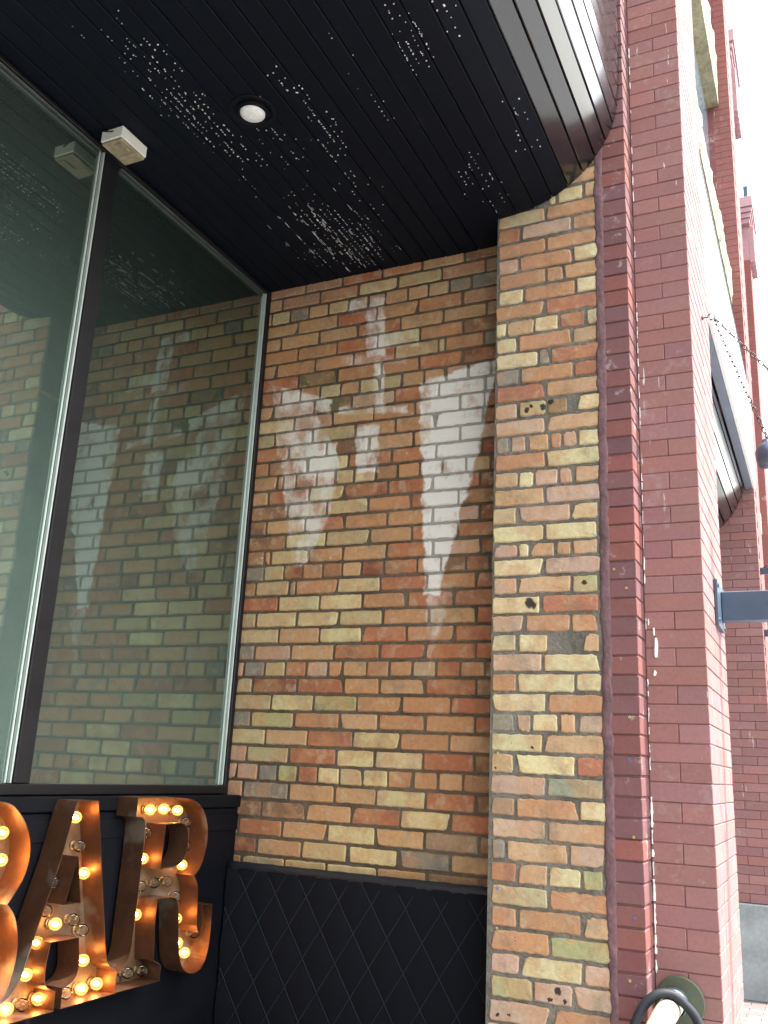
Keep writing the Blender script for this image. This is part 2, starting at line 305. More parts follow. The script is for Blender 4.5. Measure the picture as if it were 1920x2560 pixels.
# ------------------------------------------------------------------ object helpers
WL = {}
def reg(o, parent, loc):
    col.objects.link(o)
    loc = Vector(loc); WL[o.name] = loc
    if parent is not None:
        o.parent = parent; o.location = loc - WL[parent.name]
    else: o.location = loc
    return o
def thing(name, label, cat, loc, group=None):
    o = bpy.data.objects.new(name, None); o.empty_display_size = 0.1
    o['label'] = label; o['category'] = cat
    if group: o['group'] = group
    return reg(o, None, loc)
class MB:
    def __init__(s): s.v = []; s.f = []
    def add(s, v, f):
        k = len(s.v); s.v += [tuple(p) for p in v]; s.f += [tuple(i + k for i in q) for q in f]
    def box(s, x0, x1, y0, y1, z0, z1):
        s.add([(x, y, z) for x in (x0, x1) for y in (y0, y1) for z in (z0, z1)],
              [(0, 1, 3, 2), (4, 6, 7, 5), (0, 4, 5, 1), (2, 3, 7, 6), (0, 2, 6, 4), (1, 5, 7, 3)])
    def cbox(s, x0, x1, y0, y1, z0, z1, c=0.003):
        bm = bmesh.new(); bmesh.ops.create_cube(bm, size=1)
        for v in bm.verts: v.co = Vector(((x0 + x1) / 2 + v.co.x * (x1 - x0), (y0 + y1) / 2 + v.co.y * (y1 - y0), (z0 + z1) / 2 + v.co.z * (z1 - z0)))
        bmesh.ops.bevel(bm, geom=bm.edges[:], offset=c, segments=1, affect='EDGES', profile=0.5)
        bm.verts.ensure_lookup_table(); bm.verts.index_update()
        s.add([v.co[:] for v in bm.verts], [[v.index for v in f.verts] for f in bm.faces]); bm.free()
    def tube(s, path, r, n=10, closed=False, caps=True):
        pts = [Vector(p) for p in path]; m = len(pts); rings = []
        prev = None
        for i, p in enumerate(pts):
            a = pts[(i - 1) % m] if (closed or i > 0) else p; c = pts[(i + 1) % m] if (closed or i < m - 1) else p
            t = (c - a).normalized()
            if prev is None: u = t.orthogonal().normalized()
            else: u = (prev - t * prev.dot(t)).normalized()
            prev = u; w = t.cross(u)
            rr = r[i] if isinstance(r, (list, tuple)) else r
            rings.append([p + u * rr * math.cos(2 * math.pi * k / n) + w * rr * math.sin(2 * math.pi * k / n) for k in range(n)])
        v = [q for ring in rings for q in ring]; f = []
        for i in range(m if closed else m - 1):
            j = (i + 1) % m
            for k in range(n): f.append((i * n + k, i * n + (k + 1) % n, j * n + (k + 1) % n, j * n + k))
        if caps and not closed: f += [tuple(range(n - 1, -1, -1)), tuple(range((m - 1) * n, m * n))]
        s.add(v, f)
    def lathe(s, prof, o, axis, n=20):
        """prof: (radius, distance along axis)"""
        ax = Vector(axis).normalized(); u = ax.orthogonal().normalized(); w = ax.cross(u); o = Vector(o)
        v = []; f = []
        for r, d in prof:
            for k in range(n):
                a = 2 * math.pi * k / n; v.append(o + ax * d + (u * math.cos(a) + w * math.sin(a)) * max(r, 1e-5))
        for i in range(len(prof) - 1):
            for k in range(n): f.append((i * n + k, i * n + (k + 1) % n, (i + 1) * n + (k + 1) % n, (i + 1) * n + k))
        s.add(v, f)
    def mesh(s, name, mat, center, smooth=False):
        me = bpy.data.meshes.new(name); c = Vector(center)
        me.from_pydata([Vector(p) - c for p in s.v], [], s.f); me.update()
        bm = bmesh.new(); bm.from_mesh(me); bmesh.ops.recalc_face_normals(bm, faces=bm.faces); bm.to_mesh(me); bm.free()
        if mat: me.materials.append(MAT[mat] if isinstance(mat, str) else mat)
        if smooth:
            for p in me.polygons: p.use_smooth = True
        return me
    def build(s, name, mat, parent=None, smooth=False, kind=None, label=None, loc=None, color=None):
        if loc is None:
            lo = [min(p[i] for p in s.v) for i in range(3)]; hi = [max(p[i] for p in s.v) for i in range(3)]
            loc = [(a + b_) / 2 for a, b_ in zip(lo, hi)]
        o = bpy.data.objects.new(name, s.mesh(name, mat, loc, smooth)); reg(o, parent, loc)
        if kind: o['kind'] = kind
        if label: o['label'] = label
        if color: o.color = (*color, 1)
        return o
def tag(o, label, cat, group=None):
    o['label'] = label; o['category'] = cat
    if group: o['group'] = group
    return o
def inst(name, me, parent, loc, color=None, scale=None):
    o = bpy.data.objects.new(name, me); reg(o, parent, loc)
    if color: o.color = (*color, 1)
    if scale: o.scale = scale
    return o
def grid(nu, nv, fn):
    v = [fn(i / nu, j / nv) for j in range(nv + 1) for i in range(nu + 1)]
    f = [(j * (nu + 1) + i, j * (nu + 1) + i + 1, (j + 1) * (nu + 1) + i + 1, (j + 1) * (nu + 1) + i) for j in range(nv) for i in range(nu)]
    return v, f
def nz(x, y, z, s): return mnoise.noise(Vector((x * s, y * s, z * s)))
# ------------------------------------------------------------------ brick layout: top, bottom, joints along the wall, colour of each brick
RECESS_ROWS = [
 (4.043,3.967,[2.53,2.31,2.091,1.867,1.648,1.424,1.195],"ppROoB"),
 (3.967,3.891,[2.53,2.445,2.219,1.997,1.775,1.541,1.317,1.195],"opOYypG"),
 (3.891,3.815,[2.53,2.504,2.391,2.28,2.164,2.048,1.937,1.841,1.719,1.61,1.5,1.387,1.195],"oyGoYPPooyGG"),
 (3.815,3.738,[2.53,2.338,2.107,1.885,1.66,1.431,1.195],"ooROOp"),
 (3.738,3.662,[2.53,2.435,2.208,1.985,1.753,1.527,1.308,1.195],"oooRoop"),
 (3.662,3.586,[2.53,2.325,2.1,1.874,1.646,1.424,1.195],"OORYOB"),
 (3.586,3.509,[2.53,2.447,2.22,2.001,1.775,1.547,1.512,1.318,1.195],"oOORyyOG"),
 (3.509,3.433,[2.53,2.31,2.088,1.844,1.644,1.421,1.195],"RKOORD"),
 (3.433,3.357,[2.53,2.405,2.294,2.18,2.064,1.958,1.848,1.731,1.616,1.503,1.394,1.281,1.195],"RYOyoYyooPPB"),
 (3.357,3.28,[2.53,2.447,2.207,1.996,1.766,1.538,1.311,1.195],"oPKPRPD"),
 (3.28,3.204,[2.53,2.317,2.095,1.874,1.656,1.429,1.31,1.195],"YPoOPPD"),
 (3.204,3.127,[2.53,2.424,2.205,1.968,1.754,1.551,1.316,1.195],"yPyOOPD"),
 (3.127,3.051,[2.53,2.335,2.121,1.889,1.655,1.427,1.195],"ROBooP"),
 (3.051,2.975,[2.53,2.446,2.221,1.994,1.767,1.54,1.317,1.195],"ORYRRPD"),
 (2.975,2.898,[2.53,2.388,2.353,2.278,2.167,2.06,1.96,1.845,1.733,1.619,1.509,1.391,1.277,1.195],"oRPROYYBOoPyD"),
 (2.898,2.822,[2.53,2.433,2.201,2.006,1.779,1.553,1.324,1.195],"oRYDRRD"),
 (2.822,2.746,[2.53,2.315,2.096,1.878,1.656,1.425,1.195],"BPYORB"),
 (2.746,2.669,[2.53,2.43,2.21,1.996,1.774,1.549,1.321,1.195],"BoROOPD"),
 (2.669,2.593,[2.53,2.314,2.09,1.862,1.645,1.425,1.195],"BYyoRR"),
 (2.593,2.517,[2.53,2.428,2.392,2.177,1.995,1.77,1.54,1.316,1.195],"BOYOoRPD"),
 (2.517,2.44,[2.53,2.423,2.309,2.205,2.097,1.994,1.892,1.779,1.614,1.5,1.382,1.273,1.195],"GyDODoDROBDD"),
 (2.44,2.366,[2.531,2.462,2.273,2.237,2.014,1.794,1.564,1.334,1.195],"ByGOYROR"),
 (2.366,2.289,[2.53,2.326,2.103,1.882,1.656,1.434,1.195],"RYYORR"),
 (2.289,2.212,[2.53,2.445,2.22,1.995,1.773,1.55,1.328,1.195],"yYYyOoR"),
 (2.212,2.135,[2.53,2.314,2.091,1.875,1.653,1.429,1.195],"yoYROR"),
 (2.135,2.058,[2.53,2.438,2.238,2.01,1.781,1.56,1.327,1.195],"GPoRRRR"),
 (2.058,1.982,[2.531,2.491,2.374,2.262,2.15,2.035,1.961,1.839,1.731,1.619,1.508,1.395,1.288,1.195],"PGyRPOoOOyROB"),
 (1.982,1.905,[2.53,2.433,2.192,1.95,1.775,1.552,1.324,1.195],"yDROoRB"),
 (1.905,1.828,[2.53,2.324,2.099,1.883,1.661,1.435,1.195],"yYgOOR"),
 (1.828,1.751,[2.53,2.431,2.194,1.961,1.772,1.549,1.324,1.195],"GgOoOOR"),
 (1.751,1.673,[2.53,2.342,2.119,1.892,1.663,1.437,1.195],"yoRYOo"),
 (1.673,1.594,[2.53,2.435,2.209,1.968,1.778,1.554,1.324,1.195],"PyRYYRB"),
 (1.594,1.516,[2.53,2.479,2.367,2.262,2.157,2.055,1.946,1.831,1.714,1.597,1.483,1.372,1.195],"PPGgRYyYOOoB"),
 (1.516,1.437,[2.53,2.439,2.199,1.964,1.763,1.539,1.314,1.195],"PGooYRB"),
 (1.437,1.358,[2.53,2.332,2.103,1.878,1.647,1.423,1.195],"BBoRYR"),
 (1.358,1.279,[2.53,2.446,2.217,1.988,1.763,1.534,1.297,1.195],"BRoYoGB"),
 (1.279,1.201,[2.53,2.342,2.112,1.886,1.649,1.417,1.195],"DoYYGo"),
 (1.201,1.122,[2.53,2.416,2.195,1.983,1.746,1.52,1.195],"ByYYoB"),
]
PIER_ROWS = [
 (4.272,4.195,[0.764,0.737],"Y"),
 (4.195,4.118,[0.883,0.738],"o"),
 (4.118,4.041,[0.959,0.916,0.799,0.739],"YYo"),
 (4.041,3.965,[1.191,0.97,0.741],"yO"),
 (3.965,3.888,[1.191,1.083,0.849,0.742],"RPO"),
 (3.888,3.811,[1.189,0.968,0.739],"OO"),
 (3.811,3.734,[1.189,1.089,0.849,0.735],"POY"),
 (3.734,3.657,[1.187,0.965,0.89,0.736],"OOo"),
 (3.657,3.58,[1.186,1.067,0.839,0.731],"YOY"),
 (3.58,3.503,[1.198,0.972,0.739],"OR"),
 (3.503,3.426,[1.195,1.141,1.02,0.912,0.798,0.738],"YoYRY"),
 (3.426,3.349,[1.196,1.093,0.858,0.74],"YOo"),
 (3.349,3.272,[1.192,1.002,0.95,0.741],"YGR"),
 (3.272,3.196,[1.193,1.081,0.848,0.739],"GOR"),
 (3.196,3.119,[1.193,0.968,0.738],"Ro"),
 (3.119,3.042,[1.193,1.088,0.966,0.876,0.839,0.735],"PgK-Y"),
 (3.042,2.965,[1.194,0.968,0.738],"Po"),
 (2.965,2.888,[1.189,1.123,1.05,0.953,0.901,0.838,0.74],"GPoOPY"),
 (2.888,2.811,[1.19,0.966,0.743],"OY"),
 (2.811,2.734,[1.191,1.085,1.018,0.916,0.853,0.743],"oYPPo"),
 (2.734,2.657,[1.195,0.971,0.746],"oP"),
 (2.657,2.58,[1.199,1.087,0.867,0.758],"yPY"),
 (2.58,2.504,[1.195,0.976,0.759],"YY"),
 (2.504,2.44,[1.193,1.084,1.036,0.93,0.866,0.758],"PYooo"),
 (2.44,2.364,[1.194,0.975,0.75],"YP"),
 (2.364,2.288,[1.191,1.084,0.868,0.759],"Pog"),
 (2.288,2.211,[1.195,0.987,0.757],"YR"),
 (2.211,2.135,[1.194,1.052,0.871,0.761],"POO"),
 (2.135,2.059,[1.193,1.084,0.957,0.826,0.761],"yY-o"),
 (2.059,1.983,[1.192,0.978,0.757],"PY"),
 (1.983,1.906,[1.19,1.081,0.855,0.751],"OYY"),
 (1.906,1.83,[1.191,0.964,0.748],"YO"),
 (1.83,1.754,[1.193,1.089,1.025,0.918,0.85,0.744],"GPYoP"),
 (1.754,1.677,[1.19,0.978,0.749],"Yo"),
 (1.677,1.599,[1.19,1.09,0.855,0.752],"yYR"),
 (1.599,1.521,[1.19,0.966,0.754],"PE"),
 (1.521,1.444,[1.188,1.084,0.844,0.744],"GOY"),
 (1.444,1.366,[1.185,0.965,0.745],"Po"),
 (1.366,1.288,[1.182,1.121,0.887,0.75],"GoP"),
 (1.288,1.21,[1.184,1.076,0.96,0.838,0.758],"RoYg"),
 (1.21,1.133,[1.181,0.959,0.737],"yO"),
 (1.133,1.055,[1.18,1.075,0.837,0.734],"OOo"),
 (1.055,0.977,[1.181,0.953,0.726],"Og"),
 (0.977,0.9,[1.181,1.062,0.836,0.725],"PYP"),
 (0.9,0.822,[1.178,1.014,0.871,0.718],"gPP"),
 (0.822,0.744,[1.182,0.951,0.721],"PO"),
]
# ================================================================== ground
g = MB(); g.box(-300, 300, -300, 300, -0.30, -0.151); g.build('street', 'asphalt', kind='structure')
g = MB(); g.box(-12, 40, -4.2, 1.6, -0.15, -0.008); pavement = g.build('pavement', 'paving', kind='structure')
_pm = {}
for i in range(14):                                    # clay pavers beside the far pier
    for j in range(12):
        x = 4.0 + i * 0.104; y = -0.55 + j * 0.206 + (0.103 if i % 2 else 0)
        if 'p' not in _pm:
            q = MB(); q.cbox(-0.05, 0.05, -0.101, 0.101, -0.012, 0.004, 0.003); _pm['p'] = q.mesh('paver', 'paver', (0, 0, 0))
        k = random.random()
        c = [(0.17, 0.10, 0.095), (0.15, 0.125, 0.13), (0.14, 0.135, 0.15), (0.18, 0.12, 0.11)][random.randrange(4)]
        inst('paver', _pm['p'], pavement, (x, y, 0.0 + random.uniform(-0.001, 0.001)), c)

# ================================================================== building mass that closes the recess (behind what the photo shows)
q = MB()
q.box(-5.6, 0.19, 2.66, 2.70, 0, 1.42)
q.box(-5.6, 0.205, 6.0, 6.1, 0, 4.2); q.box(-5.7, -5.6, 2.5, 6.1, 0, 4.2); q.box(0.21, 0.31, 2.6, 6.1, 0, 4.2)
q.box(-5.6, 0.21, 2.6, 6.0, 4.06, 4.2); q.box(-5.6, 0.21, 2.6, 6.0, 0.0, 0.05)
q.build('room_interior', 'room', kind='structure')
q = MB(); q.box(-5.9, -5.45, 0.4, 2.6, 0, 5.4); q.build('end_wall', 'red_joint', kind='structure')
q = MB(); q.box(-5.6, 0.9, 0.80, 6.1, 4.45, 13.0); q.box(-5.6, 0.9, 1.25, 6.1, 4.08, 4.44); q.build('upper_storeys', 'red_joint', kind='structure')

# ================================================================== buff brick walls
PAL = {'Y': (0.57, 0.45, 0.20), 'y': (0.44, 0.335, 0.155), 'O': (0.45, 0.205, 0.078), 'o': (0.48, 0.275, 0.115), 'R': (0.385, 0.128, 0.052),
       'P': (0.47, 0.285, 0.18), 'p': (0.37, 0.20, 0.115), 'G': (0.235, 0.195, 0.14), 'B': (0.235, 0.12, 0.058), 'D': (0.24, 0.078, 0.036),
       'g': (0.36, 0.33, 0.125), 'E': (0.27, 0.285, 0.175), 'K': (0.15, 0.125, 0.05)}
def soften(c, k):
    l = 0.3 * c[0] + 0.59 * c[1] + 0.11 * c[2]; return tuple(v + (l - v) * k for v in c)
PAL = {k: soften(v, 0.12) for k, v in PAL.items()}
_bm = {}
def worn_brick(w, h, depth, rough, variant, mat):
    key = (round(w, 2), round(h, 3), round(depth, 2), variant, mat)
    if key in _bm: return _bm[key]
    rnd = random.Random(hash((key[0], key[1], key[3], 5)) & 0xffff)
    hw, hh = w / 2, h / 2; r = 0.0045 + rough * rnd.uniform(0.4, 1.7)
    P = []
    nw = max(3, int(w / 0.021))
    def corner(cx, cy, a0):
        for a in (0, 45, 90):
            t = math.radians(a0 + a); P.append((cx + r * math.cos(t), cy + r * math.sin(t)))
    def side(ax, ay, bx, by, n):
        for i in range(1, n): P.append((ax + (bx - ax) * i / n, ay + (by - ay) * i / n))
    corner(hw - r, hh - r, 0); side(hw - r, hh, -hw + r, hh, nw)
    corner(-hw + r, hh - r, 90); corner(-hw + r, -hh + r, 180); side(-hw + r, -hh, hw - r, -hh, nw); corner(hw - r, -hh + r, 270)
    P = [(x + rnd.uniform(-1, 1) * rough * 0.85, y + rnd.uniform(-1, 0.7) * rough * 0.75) for x, y in P]
    if rnd.random() < rough * 90:                       # a broken corner
        sx, sy = rnd.choice((-1, 1)), rnd.choice((-1, 1)); k = rnd.uniform(0.003, 0.008) * (1 + rough * 130)
        P = [(x - sx * k, y - sy * k * 0.6) if (hw - x * sx < 0.016 and y * sy > hh * 0.45) else (x, y) for x, y in P]
    n = len(P); v = []; q = MB()
    for x, y in P: v.append((depth, x, y))
    for x, y in P: v.append((0.0045 + rnd.uniform(0, 0.0015), x, y))
    ins = 0.0045
    for x, y in P:
        v.append((rnd.uniform(-0.0008, 0.0008), x - math.copysign(min(ins, abs(x)), x) * (1 if abs(x) > hw * 0.8 else abs(x) / hw * 0.6), y - math.copysign(min(ins, abs(y)), y) * (1 if abs(y) > hh * 0.6 else 0.5)))
    v.append((rnd.uniform(-0.0015, 0.001), 0, 0))
    f = []
    for k in range(2):
        for i in range(n): f.append((k * n + i, k * n + (i + 1) % n, (k + 1) * n + (i + 1) % n, (k + 1) * n + i))
    for i in range(n): f.append((2 * n + i, 2 * n + (i + 1) % n, 3 * n))
    q.add(v, f); me = q.mesh('brick', mat, (0, 0, 0)); _bm[key] = me; return me
def jit(c, a=0.10):
    k = 1 + random.uniform(-a, a); return tuple(max(0.01, v * k * (1 + random.uniform(-a, a) * 0.35)) for v in c)
def mortar_sheet(name, parent, x, y0, y1, z0, z1, amp, mat, step=0.014, back=0.12):
    nu, nv = int((y1 - y0) / step), int((z1 - z0) / step)
    def fn(u, v):
        y, z = y0 + u * (y1 - y0), z0 + v * (z1 - z0)
        d = nz(x, y, z, 34) * 0.6 + nz(x + 9, y, z, 90) * 0.4 + nz(x, y, z + 7, 8) * 0.5
        e = 0.0 if 0 < u < 1 and 0 < v < 1 else 1.0
        return (x - amp * d * (1 - e), y, z)
    q = MB(); q.add(*grid(nu, nv, fn)); q.box(x + amp + 0.002, x + back, y0, y1, z0, z1)
    return q.build(name, mat, parent)

wall = thing('brick_wall', 'buff and orange brick side wall of the recess with faded white painted lettering', 'brick wall', (0.2, 1.85, 0.0))
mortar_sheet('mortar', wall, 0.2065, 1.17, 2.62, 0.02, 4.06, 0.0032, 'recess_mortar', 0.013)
for (zt, zb, Y, cols) in RECESS_ROWS:
    zt = min(zt, 4.03)
    for i, c in enumerate(cols):
        a, b_ = Y[i], Y[i + 1]
        if a - b_ < 0.02: continue
        w = a - b_ - random.uniform(0.008, 0.014); h = zt - zb - random.uniform(0.010, 0.015)
        me = worn_brick(w, h, 0.03, 0.0022, random.randrange(5), 'recess_brick')
        inst('brick', me, wall, (0.2 + random.uniform(-0.0015, 0.003), (a + b_) / 2, (zt + zb) / 2 + random.uniform(-0.001, 0.001)), jit(PAL[c]))

pier = thing('brick_pier', 'pale yellow and orange end pier of chipped bricks in thick grey mortar', 'brick pier', (0.0, 0.97, 0.0))
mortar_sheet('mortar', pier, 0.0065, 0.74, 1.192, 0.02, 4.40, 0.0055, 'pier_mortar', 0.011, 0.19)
rows = list(PIER_ROWS)
zb = rows[-1][1]; k = 0
while zb > 0.1:                                        # the same bond carried on to the ground
    rows.append((zb, zb - 0.0769, [1.19, 0.97, 0.735] if k % 2 else [1.19, 1.08, 0.865, 0.735], 'oP' if k % 2 else 'YOP')); zb -= 0.0769; k += 1
for (zt, zb, Y, cols) in rows:
    for i, c in enumerate(cols):
        a, b_ = Y[i], Y[i + 1]
        if c == '-': continue
        if a < 1.15 and i == 0 and zt > 4.05: pass
        w = a - b_ - random.uniform(0.008, 0.013) - (0.003 if i == 0 else 0); h = zt - zb - random.uniform(0.010, 0.015)
        deep = 0.17 if (i == 0 and a > 1.15) else 0.03
        me = worn_brick(w, h, deep, 0.0034, random.randrange(6), 'pier_brick')
        base = soften(PAL[c], 0.12); base = tuple(v * f_ for v, f_ in zip(base, (1.06, 1.10, 1.12)))
        inst('brick', me, pier, (random.uniform(-0.002, 0.002), (a + b_) / 2, (zt + zb) / 2 + random.uniform(-0.002, 0.002)), jit(base, 0.08))
# little plastic wall plugs left in the pier face
for (y, z, mt) in [(1.137, 2.16, 'plug_yellow'), (1.155, 1.87, 'plug_yellow'), (1.15, 2.35, 'plug_yellow'), (0.91, 2.38, 'plug_yellow'), (1.155, 1.675, 'plug_yellow'), (1.152, 1.43, 'plug_yellow'), (1.15, 1.19, 'plug_blue'), (1.15, 1.055, 'plug_yellow'), (1.08, 0.965, 'plug_yellow'), (0.915, 0.95, 'plug_yellow')]:
    q = MB(); q.tube([(-0.004, y + 0.0035 * math.cos(t * math.pi / 4), z + 0.0035 * math.sin(t * math.pi / 4)) for t in range(8)], 0.0013, 5, closed=True)
    q.build('wall_plug', mt, pier)

# ================================================================== painted red brick
_rm = {}
def red_mesh(dx, dy, dz, mat, v=0):
    key = (round(dx, 3), round(dy, 3), round(dz, 3), mat, v)
    if key not in _rm:
        q = MB(); q.cbox(-dx / 2, dx / 2, -dy / 2, dy / 2, -dz / 2, dz / 2, 0.0028)
        rnd = random.Random(v); q.v = [tuple(c + rnd.uniform(-0.0009, 0.0009) for c in p) for p in q.v]
        _rm[key] = q.mesh('brick', mat, (0, 0, 0))
    return _rm[key]
def red_brick(parent, x0, x1, y0, y1, z0, z1, mat, c, a=0.12):
    o = inst('brick', red_mesh(x1 - x0, y1 - y0, z1 - z0, mat, random.randrange(3)), parent, ((x0 + x1) / 2 + random.uniform(-0.001, 0.001), (y0 + y1) / 2, (z0 + z1) / 2), jit(c, a))
    return o
STRIP = [(0.18, 0.058, 0.053), (0.15, 0.062, 0.066), (0.20, 0.068, 0.058), (0.145, 0.058, 0.062), (0.22, 0.065, 0.052), (0.17, 0.065, 0.066)]
PANEL = [(0.245, 0.122, 0.114), (0.252, 0.126, 0.117), (0.238, 0.118, 0.117), (0.256, 0.120, 0.106)]

STRIP = [soften(c_, 0.14) for c_ in STRIP]
strip = thing('brick_strip', 'narrow column of dark red painted bricks with a purple mortar band on its left', 'brick strip', (0.07, 0.67, 0.0))
q = MB(); q.box(0.007, 0.16, 0.6215, 0.735, 0.02, 5.6); q.build('mortar', 'red_joint', strip)
def fn(u, v):
    z = 0.02 + v * 5.5
    yl = 0.753 + 0.008 * nz(0, 0, z, 7) + 0.007 * nz(3, 0, z, 23) + 0.004 * nz(3, 4, z, 70) - (0.012 if z < 1.2 else 0.0) * min(1, (1.2 - z) * 2 if z < 1.2 else 0)
    yr = 0.715 + 0.004 * nz(5, 0, z, 9) + 0.005 * nz(3, 2, z, 28)
    y = yr + (yl - yr) * u
    return (0.002 - 0.006 * max(0.0, math.sin(math.pi * u)) ** 0.4 - 0.0035 * nz(0, y, z, 26) - 0.002 * nz(0, y, z, 75), y, z)
q = MB(); q.add(*grid(10, 620, fn)); q.box(0.006, 0.05, 0.722, 0.75, 0.02, 5.5); q.build('parging', 'parging', strip, smooth=True)
z = 0.10
while z < 5.45:
    red_brick(strip, 0.0, 0.148, 0.617, 0.7225, z, z + 0.0722 - random.uniform(0.006, 0.009), 'strip_brick', random.choice(STRIP), 0.1); z += 0.0722
for (y, z, mt) in [(0.70, 2.375, 'plug_yellow'), (0.655, 2.30, 'plug_yellow'), (0.655, 1.82, 'plug_yellow'), (0.66, 1.67, 'plug_blue'), (0.65, 1.405, 'plug_yellow'), (0.655, 1.14, 'plug_blue'), (0.675, 0.94, 'plug_yellow')]:
    q = MB(); q.tube([(-0.0025, y + 0.0036 * math.cos(t * math.pi / 4), z + 0.0036 * math.sin(t * math.pi / 4)) for t in range(8)], 0.0013, 5, closed=True)
    q.build('wall_plug', mt, strip)

pil = thing('brick_pilaster', 'tall red painted brick pilaster in front carrying the black bracket and chain', 'brick pilaster', (0.53, 0.5, 0.0))
q = MB(); q.box(0.1545, 0.906, 0.3975, 0.80, 0.02, 12.9); q.build('core', 'red_joint', pil)
H = 0.0705; z = 0.33; k = 0
while z < 5.35:
    z1 = z + H - 0.0029; c = lambda: random.choice(PANEL)
    rb = lambda x0, x1, y0, y1: red_brick(pil, x0, x1, y0, y1, z, z1, 'red_brick', c(), 0.09)
    if k % 2:
        rb(0.15, 0.254, 0.393, 0.616)
        for a, b_ in ((0.2562, 0.4775), (0.4797, 0.701), (0.7032, 0.91)): rb(a, b_, 0.393, 0.46)
    else:
        rb(0.15, 0.37, 0.393, 0.5040); rb(0.15, 0.254, 0.5060, 0.616)
        for a, b_ in ((0.3722, 0.5935), (0.5957, 0.817), (0.8192, 0.91)): rb(a, b_, 0.393, 0.46)
    z += H; k += 1
q = MB(); q.box(0.15, 0.91, 0.393, 0.79, z, 12.9); q.build('upper_shaft', 'red_joint', pil)
# white sealant running down the inner corner, broken in places
q = MB(); z = 0.95; rnd = random.Random(3)
while z < 5.1:
    L = rnd.uniform(0.01, 0.06) if z > 1.45 else rnd.uniform(0.02, 0.11)
    if z < 1.45 or rnd.random() < 0.6:
        w = rnd.uniform(0.002, 0.0035) if z > 1.45 else rnd.uniform(0.004, 0.007)
        n = max(2, int(L / 0.012)); path = [(0.1485, 0.6125 - rnd.uniform(0, 0.002), z + L * i / n) for i in range(n + 1)]
        q.tube(path, [w * rnd.uniform(0.25, 1.0) for _ in path], 6)
    z += L + (rnd.uniform(0.005, 0.05) if z > 1.45 else rnd.uniform(0.004, 0.02))
for (y, z, L, w) in [(0.578, 2.055, 0.075, 0.008), (0.583, 2.14, 0.03, 0.004), (0.602, 2.18, 0.025, 0.003), (0.585, 1.985, 0.02, 0.006)]:
    q.tube([(0.149, y + rnd.uniform(-0.002, 0.002), z + L * i / 6) for i in range(7)], [w * (0.5 + 0.5 * math.sin(0.5 + i * 0.4)) for i in range(7)], 6)
q.build('sealant', 'sealant', pil, kind='stuff')

# ================================================================== canopy: beadboard soffit that curls up into the fascia
can = thing('canopy', 'black plank soffit over the recess curling up into a rounded glossy fascia', 'canopy', (-2.7, 1.5, 4.0))
prof = [(2.535, 4.015), (1.30, 4.015), (1.19, 4.018), (1.099, 4.027), (0.984, 4.049), (0.917, 4.079), (0.84, 4.127), (0.784, 4.177), (0.736, 4.236), (0.686, 4.316), (0.652, 4.406), (0.638, 4.504), (0.631, 4.63), (0.628, 4.79), (0.628, 5.30)]
def resample(P, step):
    out = [P[0]]; acc = 0.0; a = P[0]
    i = 1
    while i < len(P):
        b_ = P[i]; d = math.dist(a, b_)
        if acc + d >= step:
            t = (step - acc) / d; a = (a[0] + (b_[0] - a[0]) * t, a[1] + (b_[1] - a[1]) * t); out.append(a); acc = 0.0
        else: acc += d; a = b_; i += 1
    return out
PP = resample(prof, 0.0845)
for i in range(len(PP) - 1):
    (y0, z0), (y1, z1) = PP[i], PP[i + 1]
    t = Vector((0, y1 - y0, z1 - z0)).normalized(); nrm = Vector((0, -t.z, t.y))       # outward: down and to the street
    gap = 0.0022 if max(y0, y1) > 1.0 else 0.0035; A = Vector((0, y0, z0)) + t * gap; B = Vector((0, y1, z1)) - t * gap
    xe = 0.199 if min(y0, y1) > 1.19 else -0.003
    sh = random.uniform(-0.0008, 0.0008); th = 0.014; ch = 0.003
    sec = [A - nrm * th, A - nrm * ch * 0.0 + nrm * (sh - ch), A + t * ch + nrm * sh, B - t * ch + nrm * sh, B + nrm * (sh - ch), B - nrm * th]
    q = MB(); n = len(sec); nx = 10
    xs = [-5.45 + (xe + 5.45) * j / nx for j in range(nx + 1)]
    v = [(x, p.y + 0.0006 * math.sin(x * 2.1 + i), p.z) for x in xs for p in sec]
    f = [(j * n + a, j * n + (a + 1) % n, (j + 1) * n + (a + 1) % n, (j + 1) * n + a) for j in range(nx) for a in range(n)]
    f += [tuple(range(n)), tuple(range(nx * n, nx * n + n))]
    q.add(v, f); q.build('plank', 'enamel' if max(y0, y1) < 0.92 else 'plank', can)
q = MB(); n = len(prof)
v = []
for x in (-5.45, 0.199):
    for (y, z) in prof: v.append((min(x, 0.199 if y > 1.19 else -0.006), y + 0.012, z + 0.012))
    for (y, z) in prof[::-1]: v.append((min(x, 0.199 if y > 1.19 else -0.006), y + 0.05, z + 0.05))
q.add(v, [(i, (i + 1) % (2 * n), 2 * n + (i + 1) % (2 * n), 2 * n + i) for i in range(2 * n)]); q.build('backing', 'black_paint', can)
q = MB(); q.cbox(-0.2, 0.199, 1.197, 1.32, 4.0165, 4.05, 0.002); q.build('end_board', 'plank', can)
